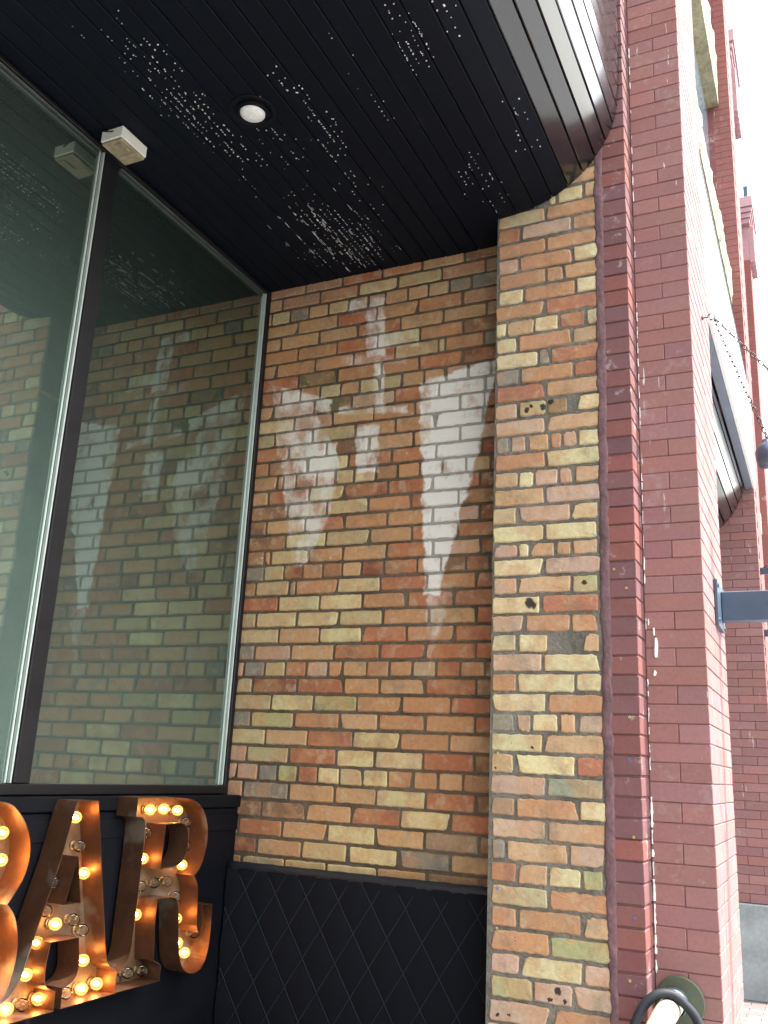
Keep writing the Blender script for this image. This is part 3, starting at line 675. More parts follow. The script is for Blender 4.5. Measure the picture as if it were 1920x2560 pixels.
# pale flecks in lines along the boards
q = MB(); rnd = random.Random(11)
def fleck(x, y, s):
    z = 4.015
    for (a, b_) in zip(prof, prof[1:]):
        if b_[0] <= y <= a[0]:
            z = a[1] + (b_[1] - a[1]) * (a[0] - y) / (a[0] - b_[0] + 1e-9); break
    q.lathe([(s, 0.0015), (s * 0.8, -0.0012), (0.0, -0.0016)], (x, y, z), (0, 0, 1), 7)
CL = [  # x0, x1, y0, y1, count, jitter
    (-1.72, -0.55, 1.93, 2.20, 260), (-0.62, -0.05, 1.82, 2.06, 110), (-1.25, -0.25, 1.55, 1.74, 95), (-0.40, 0.12, 1.66, 2.05, 150),
    (-0.16, 0.10, 1.74, 2.22, 150), (-1.36, -0.95, 1.06, 1.20, 60), (-1.30, -0.55, 1.30, 1.5, 18), (-0.55, -0.1, 1.02, 1.30, 40), (-1.5, -1.0, 0.93, 1.06, 26), (-1.15, -0.6, 1.72, 1.93, 50), (-2.6, -1.7, 1.9, 2.2, 90), (-0.75, -0.25, 0.87, 1.0, 18)]
for (x0, x1, y0, y1, cnt) in CL:
    for _ in range(int(cnt * 0.55)):
        x = rnd.triangular(x0, x1, (x0 + x1) / 2); y = rnd.triangular(y0, y1, (y0 + y1) / 2)
        y = round(y / 0.028) * 0.028 + rnd.gauss(0, 0.0014)
        fleck(x, y, rnd.choice((0.002, 0.0025, 0.003, 0.0037)))
        if rnd.random() < 0.3:                          # short runs of marks along one board
            for k in range(1, rnd.randrange(2, 5)): fleck(x + k * rnd.uniform(0.02, 0.045), y + rnd.gauss(0, 0.0015), rnd.choice((0.0022, 0.0028, 0.0034)))
for _ in range(60):                                    # short dashes
    x = rnd.uniform(-0.5, 0.12); y = round(rnd.triangular(1.7, 2.25, 2.0) / 0.0845) * 0.0845 + rnd.gauss(0, 0.004); L = rnd.uniform(0.01, 0.05)
    q.box(x, x + L, y, y + 0.0014, 4.0128, 4.015)
fl = q.build('fleck', 'fleck', can); fl['kind'] = 'stuff'

# recessed downlight
dl = thing('ceiling_light', 'round recessed ceiling spotlight with frosted bulb among the pale flecks', 'ceiling light', (-1.037, 1.835, 4.015))
q = MB(); q.lathe([(0.092, 0.0), (0.092, -0.004), (0.086, -0.005), (0.070, -0.003), (0.068, 0.001)], (-1.037, 1.835, 4.014), (0, 0, 1), 40); q.build('trim_ring', 'black_paint', dl, smooth=True)
q = MB(); q.lathe([(0.062, -0.0035), (0.060, -0.012), (0.052, -0.014), (0.050, -0.004)], (-1.037, 1.835, 4.014), (0, 0, 1), 36); q.build('gimbal_ring', 'black_paint', dl, smooth=True)
q = MB(); q.lathe([(0.049, -0.006), (0.0485, -0.013), (0.040, -0.020), (0.022, -0.0245), (0.0, -0.0255)], (-1.037, 1.835, 4.014), (0, 0, 1), 32); q.build('bulb_lens', 'lamp_lens', dl, smooth=True)
q = MB(); q.tube([(-1.037 + r * math.cos(a), 1.835 + r * math.sin(a), 3.9885) for a, r in [(k * 0.5, 0.006 + k * 0.0016) for k in range(12)]], 0.0022, 6); q.build('spiral_tube', 'white_plastic', dl)

# sensor box by the mullion
sb = thing('sensor_box', 'small white box with stained underside fixed to the ceiling above the mullion', 'sensor', (-1.09, 2.415, 4.0))
q = MB(); q.cbox(-1.167, -1.018, 2.36, 2.47, 3.962, 4.0115, 0.003); q.build('housing', 'white_plastic', sb)
q = MB(); q.cbox(-1.163, -1.022, 2.364, 2.466, 3.949, 3.9615, 0.003); q.build('base', 'dirty_plastic', sb)
q = MB(); q.cbox(-1.15, -1.09, 2.375, 2.41, 3.942, 3.9485, 0.002); q.cbox(-1.08, -1.035, 2.372, 2.455, 3.945, 3.9485, 0.002); q.build('sensor_window', 'dirty_plastic', sb)
q = MB(); q.tube([(-1.16, 2.40, 4.0), (-1.172, 2.42, 3.995), (-1.178, 2.45, 4.0), (-1.172, 2.475, 4.01)], 0.003, 6); q.build('cable', 'black_paint', sb)

# ================================================================== shop window
win = thing('shop_window', 'tall green tinted shop glazing in a black frame reflecting the brick wall', 'shop window', (-1.9, 2.53, 1.45))
def glass(x0, x1, mt='hazed_glass'):
    q = MB(); q.box(x0, x1, 2.541, 2.549, 1.478, 3.995); q.build('glass_pane', mt, win)
glass(-1.012, 0.178, 'glass'); glass(-2.55, -1.072); glass(-4.05, -2.62); glass(-5.40, -4.12)
def bar(name, x0, x1, y0, y1, z0, z1, mt='frame', c=0.003):
    q = MB(); q.cbox(x0, x1, y0, y1, z0, z1, c); return q.build(name, mt, win)
bar('frame_jamb', 0.168, 0.1985, 2.515, 2.60, 1.44, 4.006)
for x in (-1.042, -2.585, -4.085): bar('mullion', x - 0.036, x + 0.036, 2.515, 2.60, 1.49, 3.988)
bar('head_rail', -5.40, 0.166, 2.517, 2.60, 3.990, 4.008)
bar('sill_rail', -5.40, 0.166, 2.505, 2.60, 1.452, 1.488)
for (x0, x1) in ((-1.004, 0.166), (-2.547, -1.080)):
    for off in (0.0, 0.0150):                           # pairs of pale beads at the glass edges
        bar('glazing_bead', x1 - 0.0080 - off, x1 - 0.001 - off, 2.523 + off * 0.6, 2.540, 1.490, 3.988, 'bead', 0.0015)
        bar('glazing_bead', x0 + 0.025, x1 - 0.025, 2.523 + off * 0.6, 2.540, 3.978 - off, 3.9865 - off, 'bead_shaded', 0.0015)
ris = thing('stall_riser', 'black panelling under the shop window behind the lit letters', 'panelling', (-2.6, 2.48, 0.0))
q = MB(); q.cbox(-5.4, 0.1985, 2.452, 2.50, 0.02, 1.395, 0.003); q.build('panel', 'black_paint', ris)
q = MB(); q.cbox(-5.4, 0.1985, 2.438, 2.503, 1.398, 1.449, 0.005); q.build('ledge', 'black_paint', ris)
q = MB(); q.cbox(-5.4, 0.1985, 2.446, 2.4505, 1.30, 1.37, 0.002); q.build('moulding', 'black_paint', ris)

# ================================================================== quilted banquette
ban = thing('banquette', 'black velvet bench back quilted in diamonds below the brick wall', 'bench', (0.15, 1.82, 0.0))
Wd, Hd = 0.152, 0.236
def fn(u, v):
    y = 1.165 + u * 1.275; z = 0.42 + v * 0.725
    a = (y - 1.2) / Wd + z / Hd; b_ = (y - 1.2) / Wd - z / Hd
    s = (abs(math.sin(math.pi * a)) * abs(math.sin(math.pi * b_))) ** 0.5
    return (0.142 - 0.011 * s, y, z)
q = MB(); q.add(*grid(150, 100, fn)); q.build('quilted_back', 'velvet', ban, smooth=True)
q = MB()                                               # stitched seams and buttons
for sgn in (1, -1):
    for k in range(-14, 26):
        pts = []
        for i in range(61):
            y = 1.165 + 1.275 * i / 60; z = sgn * ((k) * Hd - (y - 1.2) / Wd * Hd)
            if 0.43 < z < 1.14: pts.append((0.1385, y, z))
        if len(pts) > 2: q.tube(pts, 0.0024, 5)
q.build('seam', 'seam', ban)
q = MB(); q.cbox(0.148, 0.198, 1.165, 2.44, 0.02, 1.15, 0.003); q.build('back_board', 'black_paint', ban)
q = MB(); q.tube([(0.158, 1.166 + 1.276 * i / 30, 1.151 + 0.0012 * math.sin(i * 2.3)) for i in range(31)], 0.0225, 14); q.build('top_rail', 'leather', ban, smooth=True)
q = MB(); q.cbox(-0.36, 0.138, 1.17, 2.43, 0.26, 0.41, 0.03); q.build('seat', 'velvet', ban)
q = MB(); q.cbox(-0.33, 0.135, 1.19, 2.41, 0.02, 0.258, 0.004); q.build('seat_base', 'black_paint', ban)

# ================================================================== marquee letters
YB, YF = 2.437, 2.346
def smooth_path(P, n=5):
    """entries (x, z) are corners, (x, z, 1) are rounded (Catmull-Rom)"""
    out = []; m = len(P)
    for i in range(m):
        p0, p1, p2, p3 = P[(i - 1) % m], P[i], P[(i + 1) % m], P[(i + 2) % m]
        out.append((p1[0], p1[1]))
        if len(p1) == 3 or len(p2) == 3:
            a = p0 if len(p1) == 3 else p1; d = p3 if len(p2) == 3 else p2
            for k in range(1, n):
                t = k / n
                f = lambda u0, u1, u2, u3: 0.5 * (2 * u1 + (u2 - u0) * t + (2 * u0 - 5 * u1 + 4 * u2 - u3) * t * t + (3 * u1 - u0 - 3 * u2 + u3) * t ** 3)
                out.append((f(a[0], p1[0], p2[0], d[0]), f(a[1], p1[1], p2[1], d[1])))
    return out
def offset(P, d):
    n = len(P); out = []
    for i in range(n):
        a, b_, c = Vector(P[i - 1]), Vector(P[i]), Vector(P[(i + 1) % n])
        t1 = (b_ - a).normalized(); t2 = (c - b_).normalized()
        nn = Vector((-t1.y, t1.x)) + Vector((-t2.y, t2.x))
        nn = nn.normalized() if nn.length > 1e-6 else Vector((-t1.y, t1.x))
        out.append(tuple(b_ + nn * d))
    return out
def area(P): return sum(P[i][0] * P[(i + 1) % len(P)][1] - P[(i + 1) % len(P)][0] * P[i][1] for i in range(len(P)))
def band(name, P, parent, out_dir, yf=YF):
    if area(P) < 0: P = P[::-1]
    Q = offset(P, 0.0025 * out_dir); n = len(P); v = []
    for (x, z) in P: v.append((x, YB + 0.004, z))
    for (x, z) in P: v.append((x, yf, z))
    for (x, z) in Q: v.append((x, yf, z))
    for (x, z) in Q: v.append((x, YB + 0.004, z))
    q = MB(); q.add(v, [(k * n + i, k * n + (i + 1) % n, ((k + 1) % 4) * n + (i + 1) % n, ((k + 1) % 4) * n + i) for k in range(4) for i in range(n)])
    return q.build(name, 'rim_steel', parent)
# bulb meshes, shared by all letters; axis towards the street (-Y)
q = MB(); q.lathe([(0.009, 0.008), (0.0125, 0.012), (0.0185, 0.022), (0.0205, 0.033), (0.0185, 0.043), (0.012, 0.051), (0.0, 0.0545)], (0, 0, 0), (0, -1, 0), 16)
BULB_CLEAR = q.mesh('light_bulb', 'bulb_clear', (0, 0, 0), True); BULB_WARM = q.mesh('light_bulb', 'bulb_warm', (0, 0, 0), True)
q = MB(); q.lathe([(0.0155, 0.0), (0.0155, 0.004), (0.0115, 0.006), (0.0105, 0.014), (0.0, 0.015)], (0, 0, 0), (0, -1, 0), 14); SOCKET = q.mesh('bulb_socket', 'brass', (0, 0, 0))
q = MB(); q.lathe([(0.0, 0.018), (0.006, 0.021), (0.0088, 0.030), (0.007, 0.039), (0.0, 0.043)], (0, 0, 0), (0, -1, 0), 10); FILA = q.mesh('filament', 'filament', (0, 0, 0), True)
q = MB(); q.tube([(-0.004, -0.015, 0), (-0.005, -0.03, 0), (0, -0.036, 0.002), (0.005, -0.03, 0), (0.004, -0.015, 0)], 0.0009, 5); COLD = q.mesh('filament', 'brass', (0, 0, 0))
def letter(label, x, outer, holes, lit, dark):
    L = thing('marquee_letter', label, 'letter sign', (x, 2.44, 0.80), 'marquee letters under the window')
    outer = smooth_path(outer); holes = [smooth_path(h) for h in holes]
    if area(outer) < 0: outer = outer[::-1]
    holes = [h[::-1] if area(h) > 0 else h for h in holes]
    loops = [outer] + holes; allp = [p for l in loops for p in l]
    tris = tessellate_polygon([[Vector((p[0], p[1], 0)) for p in l] for l in loops])
    q = MB(); n = len(allp)
    q.add([(p[0], YB, p[1]) for p in allp] + [(p[0], YB + 0.003, p[1]) for p in allp], [tuple(t) for t in tris] + [tuple(i + n for i in t) for t in tris])
    q.build('back_plate', 'plate_steel', L)
    band('side_band', outer, L, -1)
    for h in holes: band('counter_band', h, L, 1)
    for on, lst in ((True, lit), (False, dark)):
        for (bx, bz) in lst:
            o = inst('light_bulb', BULB_WARM if on else BULB_CLEAR, L, (bx, YB - 0.001, bz))
            o['label'] = 'glowing amber bulb' if on else 'unlit clear bulb'
            o.rotation_euler = (random.uniform(-0.06, 0.06), 0, random.uniform(-0.06, 0.06))
            inst('bulb_socket', SOCKET, o, (bx, YB - 0.001, bz)); inst('filament', FILA if on else COLD, o, (bx, YB - 0.001, bz))
    return L
c = 1
letter('rusty marquee letter A, the middle one, with glowing and dead bulbs', -0.9,
       [(-0.946, 1.44), (-0.842, 1.439), (-0.791, 1.237), (-0.741, 1.04), (-0.715, 0.944, c), (-0.692, 0.892, c), (-0.642, 0.862), (-0.636, 0.790), (-0.900, 0.790), (-0.902, 0.850),
        (-0.856, 0.866, c), (-0.838, 0.906, c), (-0.854, 1.0), (-0.986, 1.001), (-0.994, 0.927, c), (-0.983, 0.872, c), (-0.936, 0.846), (-0.934, 0.789), (-1.196, 0.789), (-1.199, 0.843), (-1.135, 0.864, c), (-1.094, 0.913, c), (-1.077, 0.969), (-0.988, 1.25)],
       [[(-0.907, 1.26), (-0.868, 1.108), (-0.945, 1.110)]],
       [(-0.885, 1.385), (-0.806, 1.194), (-0.913, 1.042), (-0.99, 0.992), (-1.015, 0.904), (-0.945, 0.82), (-0.755, 0.906), (-0.745, 0.815), (-0.67, 0.82), (-1.08, 0.815)],
       [(-0.845, 1.287), (-0.945, 1.175), (-0.965, 1.09), (-0.831, 1.046), (-0.780, 1.004), (-1.015, 0.815), (-0.82, 0.815)])
letter('rusty marquee letter R nearest the bench with three bright bulbs on top', -0.37,
       [(-0.630, 1.449), (-0.385, 1.446, c), (-0.290, 1.436, c), (-0.222, 1.403, c), (-0.183, 1.349, c), (-0.170, 1.290, c), (-0.178, 1.230, c), (-0.199, 1.180, c), (-0.235, 1.148), (-0.205, 1.105, c), (-0.194, 1.034, c), (-0.184, 0.955, c), (-0.165, 0.928, c), (-0.152, 0.955, c), (-0.156, 1.030), (-0.091, 1.026), (-0.088, 0.900, c), (-0.106, 0.820, c), (-0.155, 0.784, c), (-0.222, 0.793, c), (-0.268, 0.833, c), (-0.292, 0.900, c), (-0.318, 1.040, c), (-0.353, 1.077, c), (-0.452, 1.081), (-0.455, 0.99), (-0.440, 0.866), (-0.392, 0.842), (-0.392, 0.790), (-0.637, 0.792), (-0.637, 0.850), (-0.598, 0.874, c), (-0.576, 0.915, c), (-0.572, 0.99), (-0.568, 1.20), (-0.570, 1.342, c), (-0.586, 1.376, c), (-0.630, 1.384)],
       [[(-0.450, 1.350), (-0.350, 1.352, c), (-0.306, 1.325, c), (-0.297, 1.262, c), (-0.318, 1.212, c), (-0.365, 1.190, c), (-0.455, 1.187)]],
       [(-0.480, 1.402), (-0.400, 1.403), (-0.31, 1.395), (-0.495, 1.222), (-0.245, 1.185), (-0.500, 1.026), (-0.245, 0.985), (-0.225, 0.891), (-0.170, 0.846)],
       [(-0.245, 1.345), (-0.490, 1.317), (-0.232, 1.258), (-0.490, 1.124), (-0.41, 1.128), (-0.33, 1.128), (-0.265, 1.068), (-0.118, 0.915), (-0.505, 0.826), (-0.425, 0.822), (-0.58, 0.820)])
letter('rusty marquee letter B at the far left, cut off by the photo edge', -1.4,
       [(-1.62, 1.445), (-1.36, 1.445, c), (-1.255, 1.437, c), (-1.205, 1.412, c), (-1.162, 1.366, c), (-1.137, 1.315, c), (-1.131, 1.262, c), (-1.146, 1.205, c), (-1.196, 1.136), (-1.158, 1.097, c), (-1.134, 1.035, c), (-1.129, 0.965, c), (-1.146, 0.890, c), (-1.190, 0.832, c), (-1.265, 0.797, c), (-1.36, 0.788, c), (-1.62, 0.788), (-1.62, 0.85), (-1.56, 0.88), (-1.56, 1.35), (-1.62, 1.385)],
       [[(-1.44, 1.35), (-1.34, 1.35, c), (-1.285, 1.32, c), (-1.27, 1.265, c), (-1.29, 1.205, c), (-1.35, 1.18, c), (-1.44, 1.18)], [(-1.44, 1.09), (-1.33, 1.09, c), (-1.275, 1.05, c), (-1.262, 0.98, c), (-1.28, 0.915, c), (-1.34, 0.88, c), (-1.44, 0.88)]],
       [(-1.205, 1.345), (-1.19, 1.262), (-1.225, 1.185), (-1.19, 1.03), (-1.20, 0.945), (-1.25, 0.865), (-1.29, 1.395), (-1.5, 1.25), (-1.5, 1.0), (-1.35, 0.835)], [(-1.4, 1.40), (-1.5, 1.12), (-1.22, 1.10)])

# ================================================================== pipe stub with cable
dp = thing('pipe_stub', 'cream pipe stub coming out of an olive wall flange beneath the red bricks', 'pipe', (0.1, 0.545, 0.88))
q = MB(); q.lathe([(0.0, 0.0), (0.083, 0.0), (0.083, 0.006), (0.079, 0.009), (0.0, 0.009)], (0.1465, 0.533, 0.868), (-1, 0, 0), 40); q.build('flange', 'olive', dp)
q = MB(); q.lathe([(0.046, 0.008), (0.046, 0.050), (0.043, 0.054), (0.043, 0.062)], (0.1465, 0.550, 0.868), (-1, 0, 0), 28); q.build('collar', 'collar', dp, smooth=False)
q = MB(); q.tube([(0.09, 0.550, 0.868), (-0.10, 0.550, 0.866), (-0.24, 0.550, 0.853), (-0.34, 0.550, 0.81), (-0.40, 0.547, 0.74), (-0.42, 0.548, 0.5), (-0.42, 0.548, 0.02)], 0.0375, 20); q.build('pipe', 'cream', dp, smooth=True)
q = MB()
pth = [(-0.10, 0.70, 0.70), (-0.075, 0.66, 0.80), (-0.05, 0.625, 0.875), (-0.03, 0.582, 0.915), (-0.01, 0.537, 0.918), (0.0, 0.499, 0.893), (0.005, 0.462, 0.85), (0.005, 0.44, 0.77), (0.0, 0.43, 0.60)]
def cr(P, n=6):
    o = []
    for i in range(len(P) - 1):
        a, b_, c_, d = P[max(0, i - 1)], P[i], P[i + 1], P[min(len(P) - 1, i + 2)]
        for k in range(n):
            t = k / n; o.append(tuple(0.5 * (2 * u1 + (u2 - u0) * t + (2 * u0 - 5 * u1 + 4 * u2 - u3) * t * t + (3 * u1 - u0 - 3 * u2 + u3) * t ** 3) for u0, u1, u2, u3 in zip(a, b_, c_, d)))
    return o + [P[-1]]
q.tube(cr(pth), 0.0155, 12); tag(q.build('rubber_cable', 'rubber', smooth=True), 'thick black rubber cable looped over the cream pipe stub', 'cable')

# ================================================================== bracket, chains, lamp on the pilaster
br = thing('sign_bracket', 'dark blue grey steel bracket arm with wall plate on the red pilaster', 'bracket', (0.64, 0.39, 2.33))
q = MB(); q.cbox(0.52, 0.77, 0.378, 0.392, 2.235, 2.43, 0.002); q.build('wall_plate', 'dark_metal', br)
q = MB(); q.cbox(0.655, 0.735, -0.75, 0.3775, 2.275, 2.40, 0.003); q.build('arm', 'dark_metal', br)
q = MB()
for (x, z) in ((0.545, 2.405), (0.545, 2.26), (0.75, 2.415), (0.75, 2.25)): q.lathe([(0.009, 0), (0.009, 0.005), (0.0, 0.006)], (x, 0.378, z), (0, -1, 0), 6)
q.build('bolt', 'dark_metal', br, kind='stuff')
q = MB(); nl = 14
lp = []
for k in range(nl):
    t = 2 * math.pi * k / nl; lp.append((0.0075 * math.cos(t), 0, 0.016 * math.sin(t) if abs(math.sin(t)) < 0.9 else 0.016 * math.sin(t)))
q.tube(lp, 0.0026, 6, closed=True); LINK = q.mesh('chain_link', 'chain_iron', (0, 0, 0), True)
def chain(label, p0, p1, sag):
    ch = thing('chain', label, 'chain', p0, 'chains from the pilaster hook')
    p0, p1 = Vector(p0), Vector(p1); n = int((p1 - p0).length / 0.0262)
    for i in range(n):
        t = (i + 0.5) / n; p = p0.lerp(p1, t) - Vector((0, 0, sag * 4 * t * (1 - t)))
        d = (p1 - p0) - Vector((0, 0, sag * 4 * (1 - 2 * t)))
        o = inst('chain_link', LINK, ch, p)
        rot = d.to_track_quat('Z', 'Y').to_matrix() @ Matrix.Rotation(math.radians(90 * (i % 2) + 35), 3, 'Z')
        o.rotation_euler = rot.to_euler()
hk = thing('wall_hook', 'rusty screw hook in the pilaster holding both chains', 'hook', (0.58, 0.39, 3.68))
q = MB(); q.lathe([(0.010, 0), (0.010, 0.006), (0.004, 0.008)], (0.585, 0.3925, 3.672), (0, -1, 0), 8)
q.tube([(0.585, 0.386, 3.672), (0.585, 0.365, 3.672)] + [(0.585, 0.350 + 0.015 * math.cos(a), 3.672 + 0.015 * math.sin(a)) for a in [0.2 * k for k in range(0, 27)]], 0.0032, 6); q.build('screw_eye', 'chain_iron', hk)
chain('upper rusty chain running from the hook out over the street', (0.585, 0.338, 3.664), (0.62, -0.62, 2.44), 0.02)
chain('lower rusty chain hanging from the hook to the round dark lamp', (0.585, 0.338, 3.652), (0.60, 0.147, 3.06), 0.01)
lm = thing('hanging_lamp', 'round dark lamp shade at the right edge below the chain', 'lamp', (0.60, 0.15, 2.98))
q = MB(); q.lathe([(0.0, 0.075), (0.012, 0.074), (0.016, 0.055), (0.040, 0.042), (0.054, 0.015), (0.056, -0.025), (0.050, -0.045), (0.0, -0.045)], (0.60, 0.147, 2.985), (0.2, 0.15, 1), 28); q.build('lamp_shade', 'dark_metal', lm, smooth=True)
q = MB(); q.tube([(0.613 + 0.012 * math.cos(t * 0.7), 0.155, 3.068 + 0.012 * math.sin(t * 0.7)) for t in range(9)], 0.003, 6, closed=True); q.build('loop', 'chain_iron', lm)

# ================================================================== next bay: fascia, sign board, stone bands, windows
fa = thing('shopfront_fascia', 'rounded dark plank fascia of the next shop with white sign board above', 'fascia', (2.9, 0.6, 3.7))
pr2 = [(1.30, 3.71), (0.90, 3.715), (0.80, 3.74), (0.72, 3.79), (0.665, 3.845), (0.6125, 3.909), (0.568, 3.997), (0.5375, 4.08), (0.522, 4.118)]
P2 = resample(pr2, 0.105) + [(0.521, 4.119)]
for i in range(len(P2) - 1):
    (y0, z0), (y1, z1) = P2[i], P2[i + 1]
    t = Vector((0, y1 - y0, z1 - z0)).normalized(); nrm = Vector((0, -t.z, t.y))
    A = Vector((0, y0, z0)) + t * 0.006; B = Vector((0, y1, z1)) - t * 0.006
    sec = [A - nrm * 0.02, A, B, B - nrm * 0.02]; q = MB()
    v = [(x, p.y, p.z) for x in (0.915, 4.855) for p in sec]
    q.add(v, [(0, 1, 5, 4), (1, 2, 6, 5), (2, 3, 7, 6), (3, 0, 4, 7), (0, 1, 2, 3), (4, 5, 6, 7)]); q.build('plank', 'enamel', fa)
q = MB(); q.box(0.915, 4.855, 0.60, 1.5, 4.03, 4.10); q.box(0.915, 4.855, 0.95, 1.5, 3.735, 4.02); q.build('backing', 'black_paint', fa)
q = MB(); q.cbox(0.915, 4.852, 0.452, 0.512, 4.12, 4.16, 0.004); q.build('gutter_soffit', 'coping', fa)
q = MB(); q.cbox(0.915, 4.850, 0.425, 0.450, 4.118, 4.97, 0.003); q.build('sign_board', 'sign_white', fa)
q = MB(); q.cbox(0.915, 4.850, 0.421, 0.62, 4.974, 4.995, 0.002); q.build('cap_flashing', 'dark_metal', fa)

bay = thing('upper_bay', 'red brick upper floor of the next bay with window and rough yellow stone bands', 'facade', (2.9, 0.75, 5.0))
q = MB(); q.box(0.91, 4.86, 0.66, 1.0, 5.0, 5.93); q.box(0.91, 4.86, 0.66, 1.0, 8.75, 12.9); q.box(0.91, 1.3, 0.62, 1.0, 6.3, 8.15); q.box(2.84, 3.0, 0.62, 1.0, 6.3, 8.15); q.box(0.91, 4.86, 1.0, 1.3, 4.16, 12.9)
q.build('wall', 'red_joint', bay)
def rock_block(x0, x1, yf, yb, z0, z1, seed):
    q = MB(); nu, nv = max(6, int((x1 - x0) / 0.05)), max(4, int((z1 - z0) / 0.05))
    def fn(u, v):
        e = min(u, 1 - u, v, 1 - v); k = min(1, e * 5)
        return (x0 + u * (x1 - x0), yf - 0.030 * k * (0.55 + 0.9 * nz(x0 + u * (x1 - x0), seed, z0 + v * (z1 - z0), 6) + 0.4 * nz(u * (x1 - x0), seed, v, 17)), z0 + v * (z1 - z0))
    q.add(*grid(nu, nv, fn)); q.box(x0, x1, yf + 0.0005, yb, z0, z1)
    q.build('stone_block', 'stone', bay)
for i, (a, b_) in enumerate(((0.915, 1.75), (1.756, 2.9), (2.906, 3.95), (3.956, 4.855))): rock_block(a, b_, 0.525, 0.75, 5.93, 6.30, i)
for i, (a, b_) in enumerate(((0.915, 1.9), (1.906, 3.3), (3.306, 4.855))): rock_block(a, b_, 0.54, 0.75, 8.15, 8.75, i + 20)
for (x0, x1) in ((1.31, 2.83), (3.01, 4.855)):
    q = MB(); q.cbox(x0, x1, 0.655, 0.74, 6.31, 8.14, 0.004); w_ = q.build('window', 'sign_white', bay)
    q = MB(); q.box(x0 + 0.07, x1 - 0.07, 0.645, 0.6535, 6.38, 7.18); q.build('pane', 'win_glass', w_)
    q = MB(); q.box(x0 + 0.07, x1 - 0.07, 0.645, 0.6535, 7.25, 8.07); q.build('pane', 'win_glass', w_)

# ================================================================== farther piers
p2 = thing('distant_pier', 'red brick pier of the next shop standing on a grey concrete plinth', 'brick pier', (5.2, 0.7, 0.0))
q = MB(); q.box(4.866, 5.60, 0.446, 1.4, 0.70, 11.7); q.build('core', 'red_joint', p2)
q = MB(); q.cbox(4.83, 5.64, 0.42, 1.45, 0.0, 0.70, 0.01); q.build('plinth', 'concrete', p2)
z = 0.705; k = 0
while z < 4.6:
    z1 = z + 0.0705 - 0.004
    if k % 2: segs = [(0.44, 0.545), (0.549, 0.769), (0.773, 0.90)]
    else: segs = [(0.44, 0.66), (0.664, 0.884)]
    for (a, b_) in segs: red_brick(p2, 4.86, 5.0, a, b_, z, z1, 'red_brick', random.choice(PANEL), 0.12)
    z += 0.0705; k += 1
q = MB()
while z < 11.6:
    z1 = z + 0.0705 - 0.004
    for (a, b_) in ([(0.44, 0.545), (0.549, 0.769)] if k % 2 else [(0.44, 0.66), (0.664, 0.80)]): q.box(4.86, 5.0, a, b_, z, z1)
    z += 0.0705; k += 1
z = 0.705; k = 0
while z < 11.6:
    x = 5.004 + (0.0 if k % 2 else 0.11)
    while x < 5.55: q.box(x, min(x + 0.216, 5.606), 0.44, 0.50, z, z + 0.0665); x += 0.22
    z += 0.0705; k += 1
o = q.build('brick_course', 'red_brick', p2, kind='stuff', color=(0.24, 0.088, 0.078))
q = MB(); q.box(4.858, 4.97, 0.60, 0.70, 4.62, 11.6); q.build('inner_strip', 'strip_brick', p2, color=(0.17, 0.06, 0.06))
def capital(parent, x0, x1, yf, z):
    for i, (dy, dz, h) in enumerate(((0.02, -1.10, 0.80), (0.045, -0.30, 0.10), (0.07, -0.19, 0.10), (0.095, -0.08, 0.10), (0.12, 0.03, 0.22))):
        if i == 0:
            for j in range(5):
                w = (x1 - x0) / 5; q = MB(); q.cbox(x0 + j * w + w * 0.18, x0 + (j + 1) * w - w * 0.18, yf - 0.10, yf, z + dz, z + dz + h, 0.005); q.build('corbel', 'hazed_red', parent)
        else:
            q = MB(); q.cbox(x0 - 0.06 - dy, x1 + 0.06 + dy, yf - dy, yf + 0.5, z + dz, z + dz + h, 0.006); q.build('moulding_course', 'hazed_red', parent)
capital(p2, 4.86, 5.60, 0.44, 12.0)
q = MB(); q.tube([(4.9, 0.41, 3.42), (4.9, 0.38, 3.42)] + [(4.9, 0.375 + 0.02 * math.cos(a), 3.42 + 0.02 * math.sin(a)) for a in [0.3 * k for k in range(18)]], 0.004, 6); q.build('hook', 'chain_iron', p2)
sg = thing('blade_sign', 'small dark blue projecting sign on the next pier at the right edge', 'sign', (5.1, 0.36, 3.2))
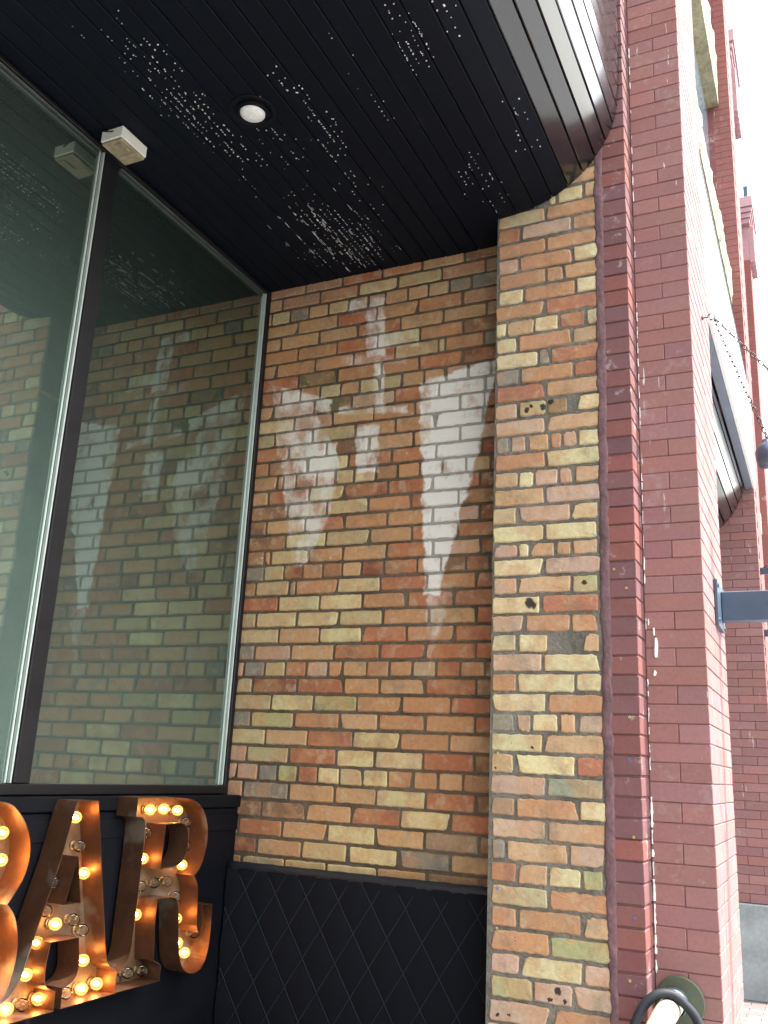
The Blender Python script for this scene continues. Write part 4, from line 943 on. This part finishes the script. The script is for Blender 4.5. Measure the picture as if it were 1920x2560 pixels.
q = MB(); q.cbox(5.08, 5.13, -0.5, 0.375, 2.75, 3.52, 0.006); q.build('sign_panel', 'dark_metal', sg)
q = MB(); q.cbox(5.09, 5.12, 0.376, 0.4395, 3.40, 3.46, 0.003); q.cbox(5.09, 5.12, 0.376, 0.4395, 2.85, 2.91, 0.003); q.build('mounting_lug', 'dark_metal', sg)
for lab, x, yf, zt in (('red brick pier topped by a stepped capital, second along the street', 9.31, 0.66, 12.80), ('farthest red brick pier with a haze-paled stepped capital against the sky', 13.81, 0.72, 12.75)):
    pr = thing('distant_pier', lab, 'brick pier', (x + 0.4, yf + 0.4, 0.0), None)
    q = MB(); q.box(x, x + 0.75, yf, yf + 0.9, 0.0, zt); q.build('shaft', 'hazed_red', pr)
    q = MB()
    z = 0.5
    while z < zt - 1.3:
        q.box(x - 0.006, x + 0.756, yf - 0.006, yf + 0.3, z, z + 0.066); z += 0.0705
    q.build('brick_course', 'red_brick', pr, kind='stuff', color=(0.24, 0.088, 0.078))
    capital(pr, x, x + 0.75, yf, zt - 0.2)
    q = MB(); q.cbox(x + 0.02, x + 0.10, yf - 0.04, yf + 0.04, zt + 0.06, zt + 0.42, 0.006); q.build('vent_post', 'dark_metal', pr)
for lab, x0, x1, y in (('plain brick bay wall between the second and third piers', 5.61, 9.30, 0.80), ('plain brick bay wall between the two farthest piers', 10.07, 13.80, 0.90)):
    t_ = thing('bay_wall', lab, 'facade', ((x0 + x1) / 2, y + 0.2, 0))
    q = MB(); q.box(x0, x1, y, y + 0.3, 0, 12.6); q.build('wall', 'red_joint', t_)
    q = MB(); q.cbox(x0, x1, y - 0.08, y - 0.002, 5.93, 6.3, 0.01); q.build('stone_band', 'stone', t_)
    q = MB(); q.cbox(x0 + 0.5, x1 - 0.5, y - 0.05, y - 0.002, 6.5, 8.3, 0.01); w_ = q.build('window', 'sign_white', t_)
    q = MB(); q.box(x0 + 0.6, x1 - 0.6, y - 0.06, y - 0.052, 6.6, 8.2); q.build('pane', 'win_glass', w_)
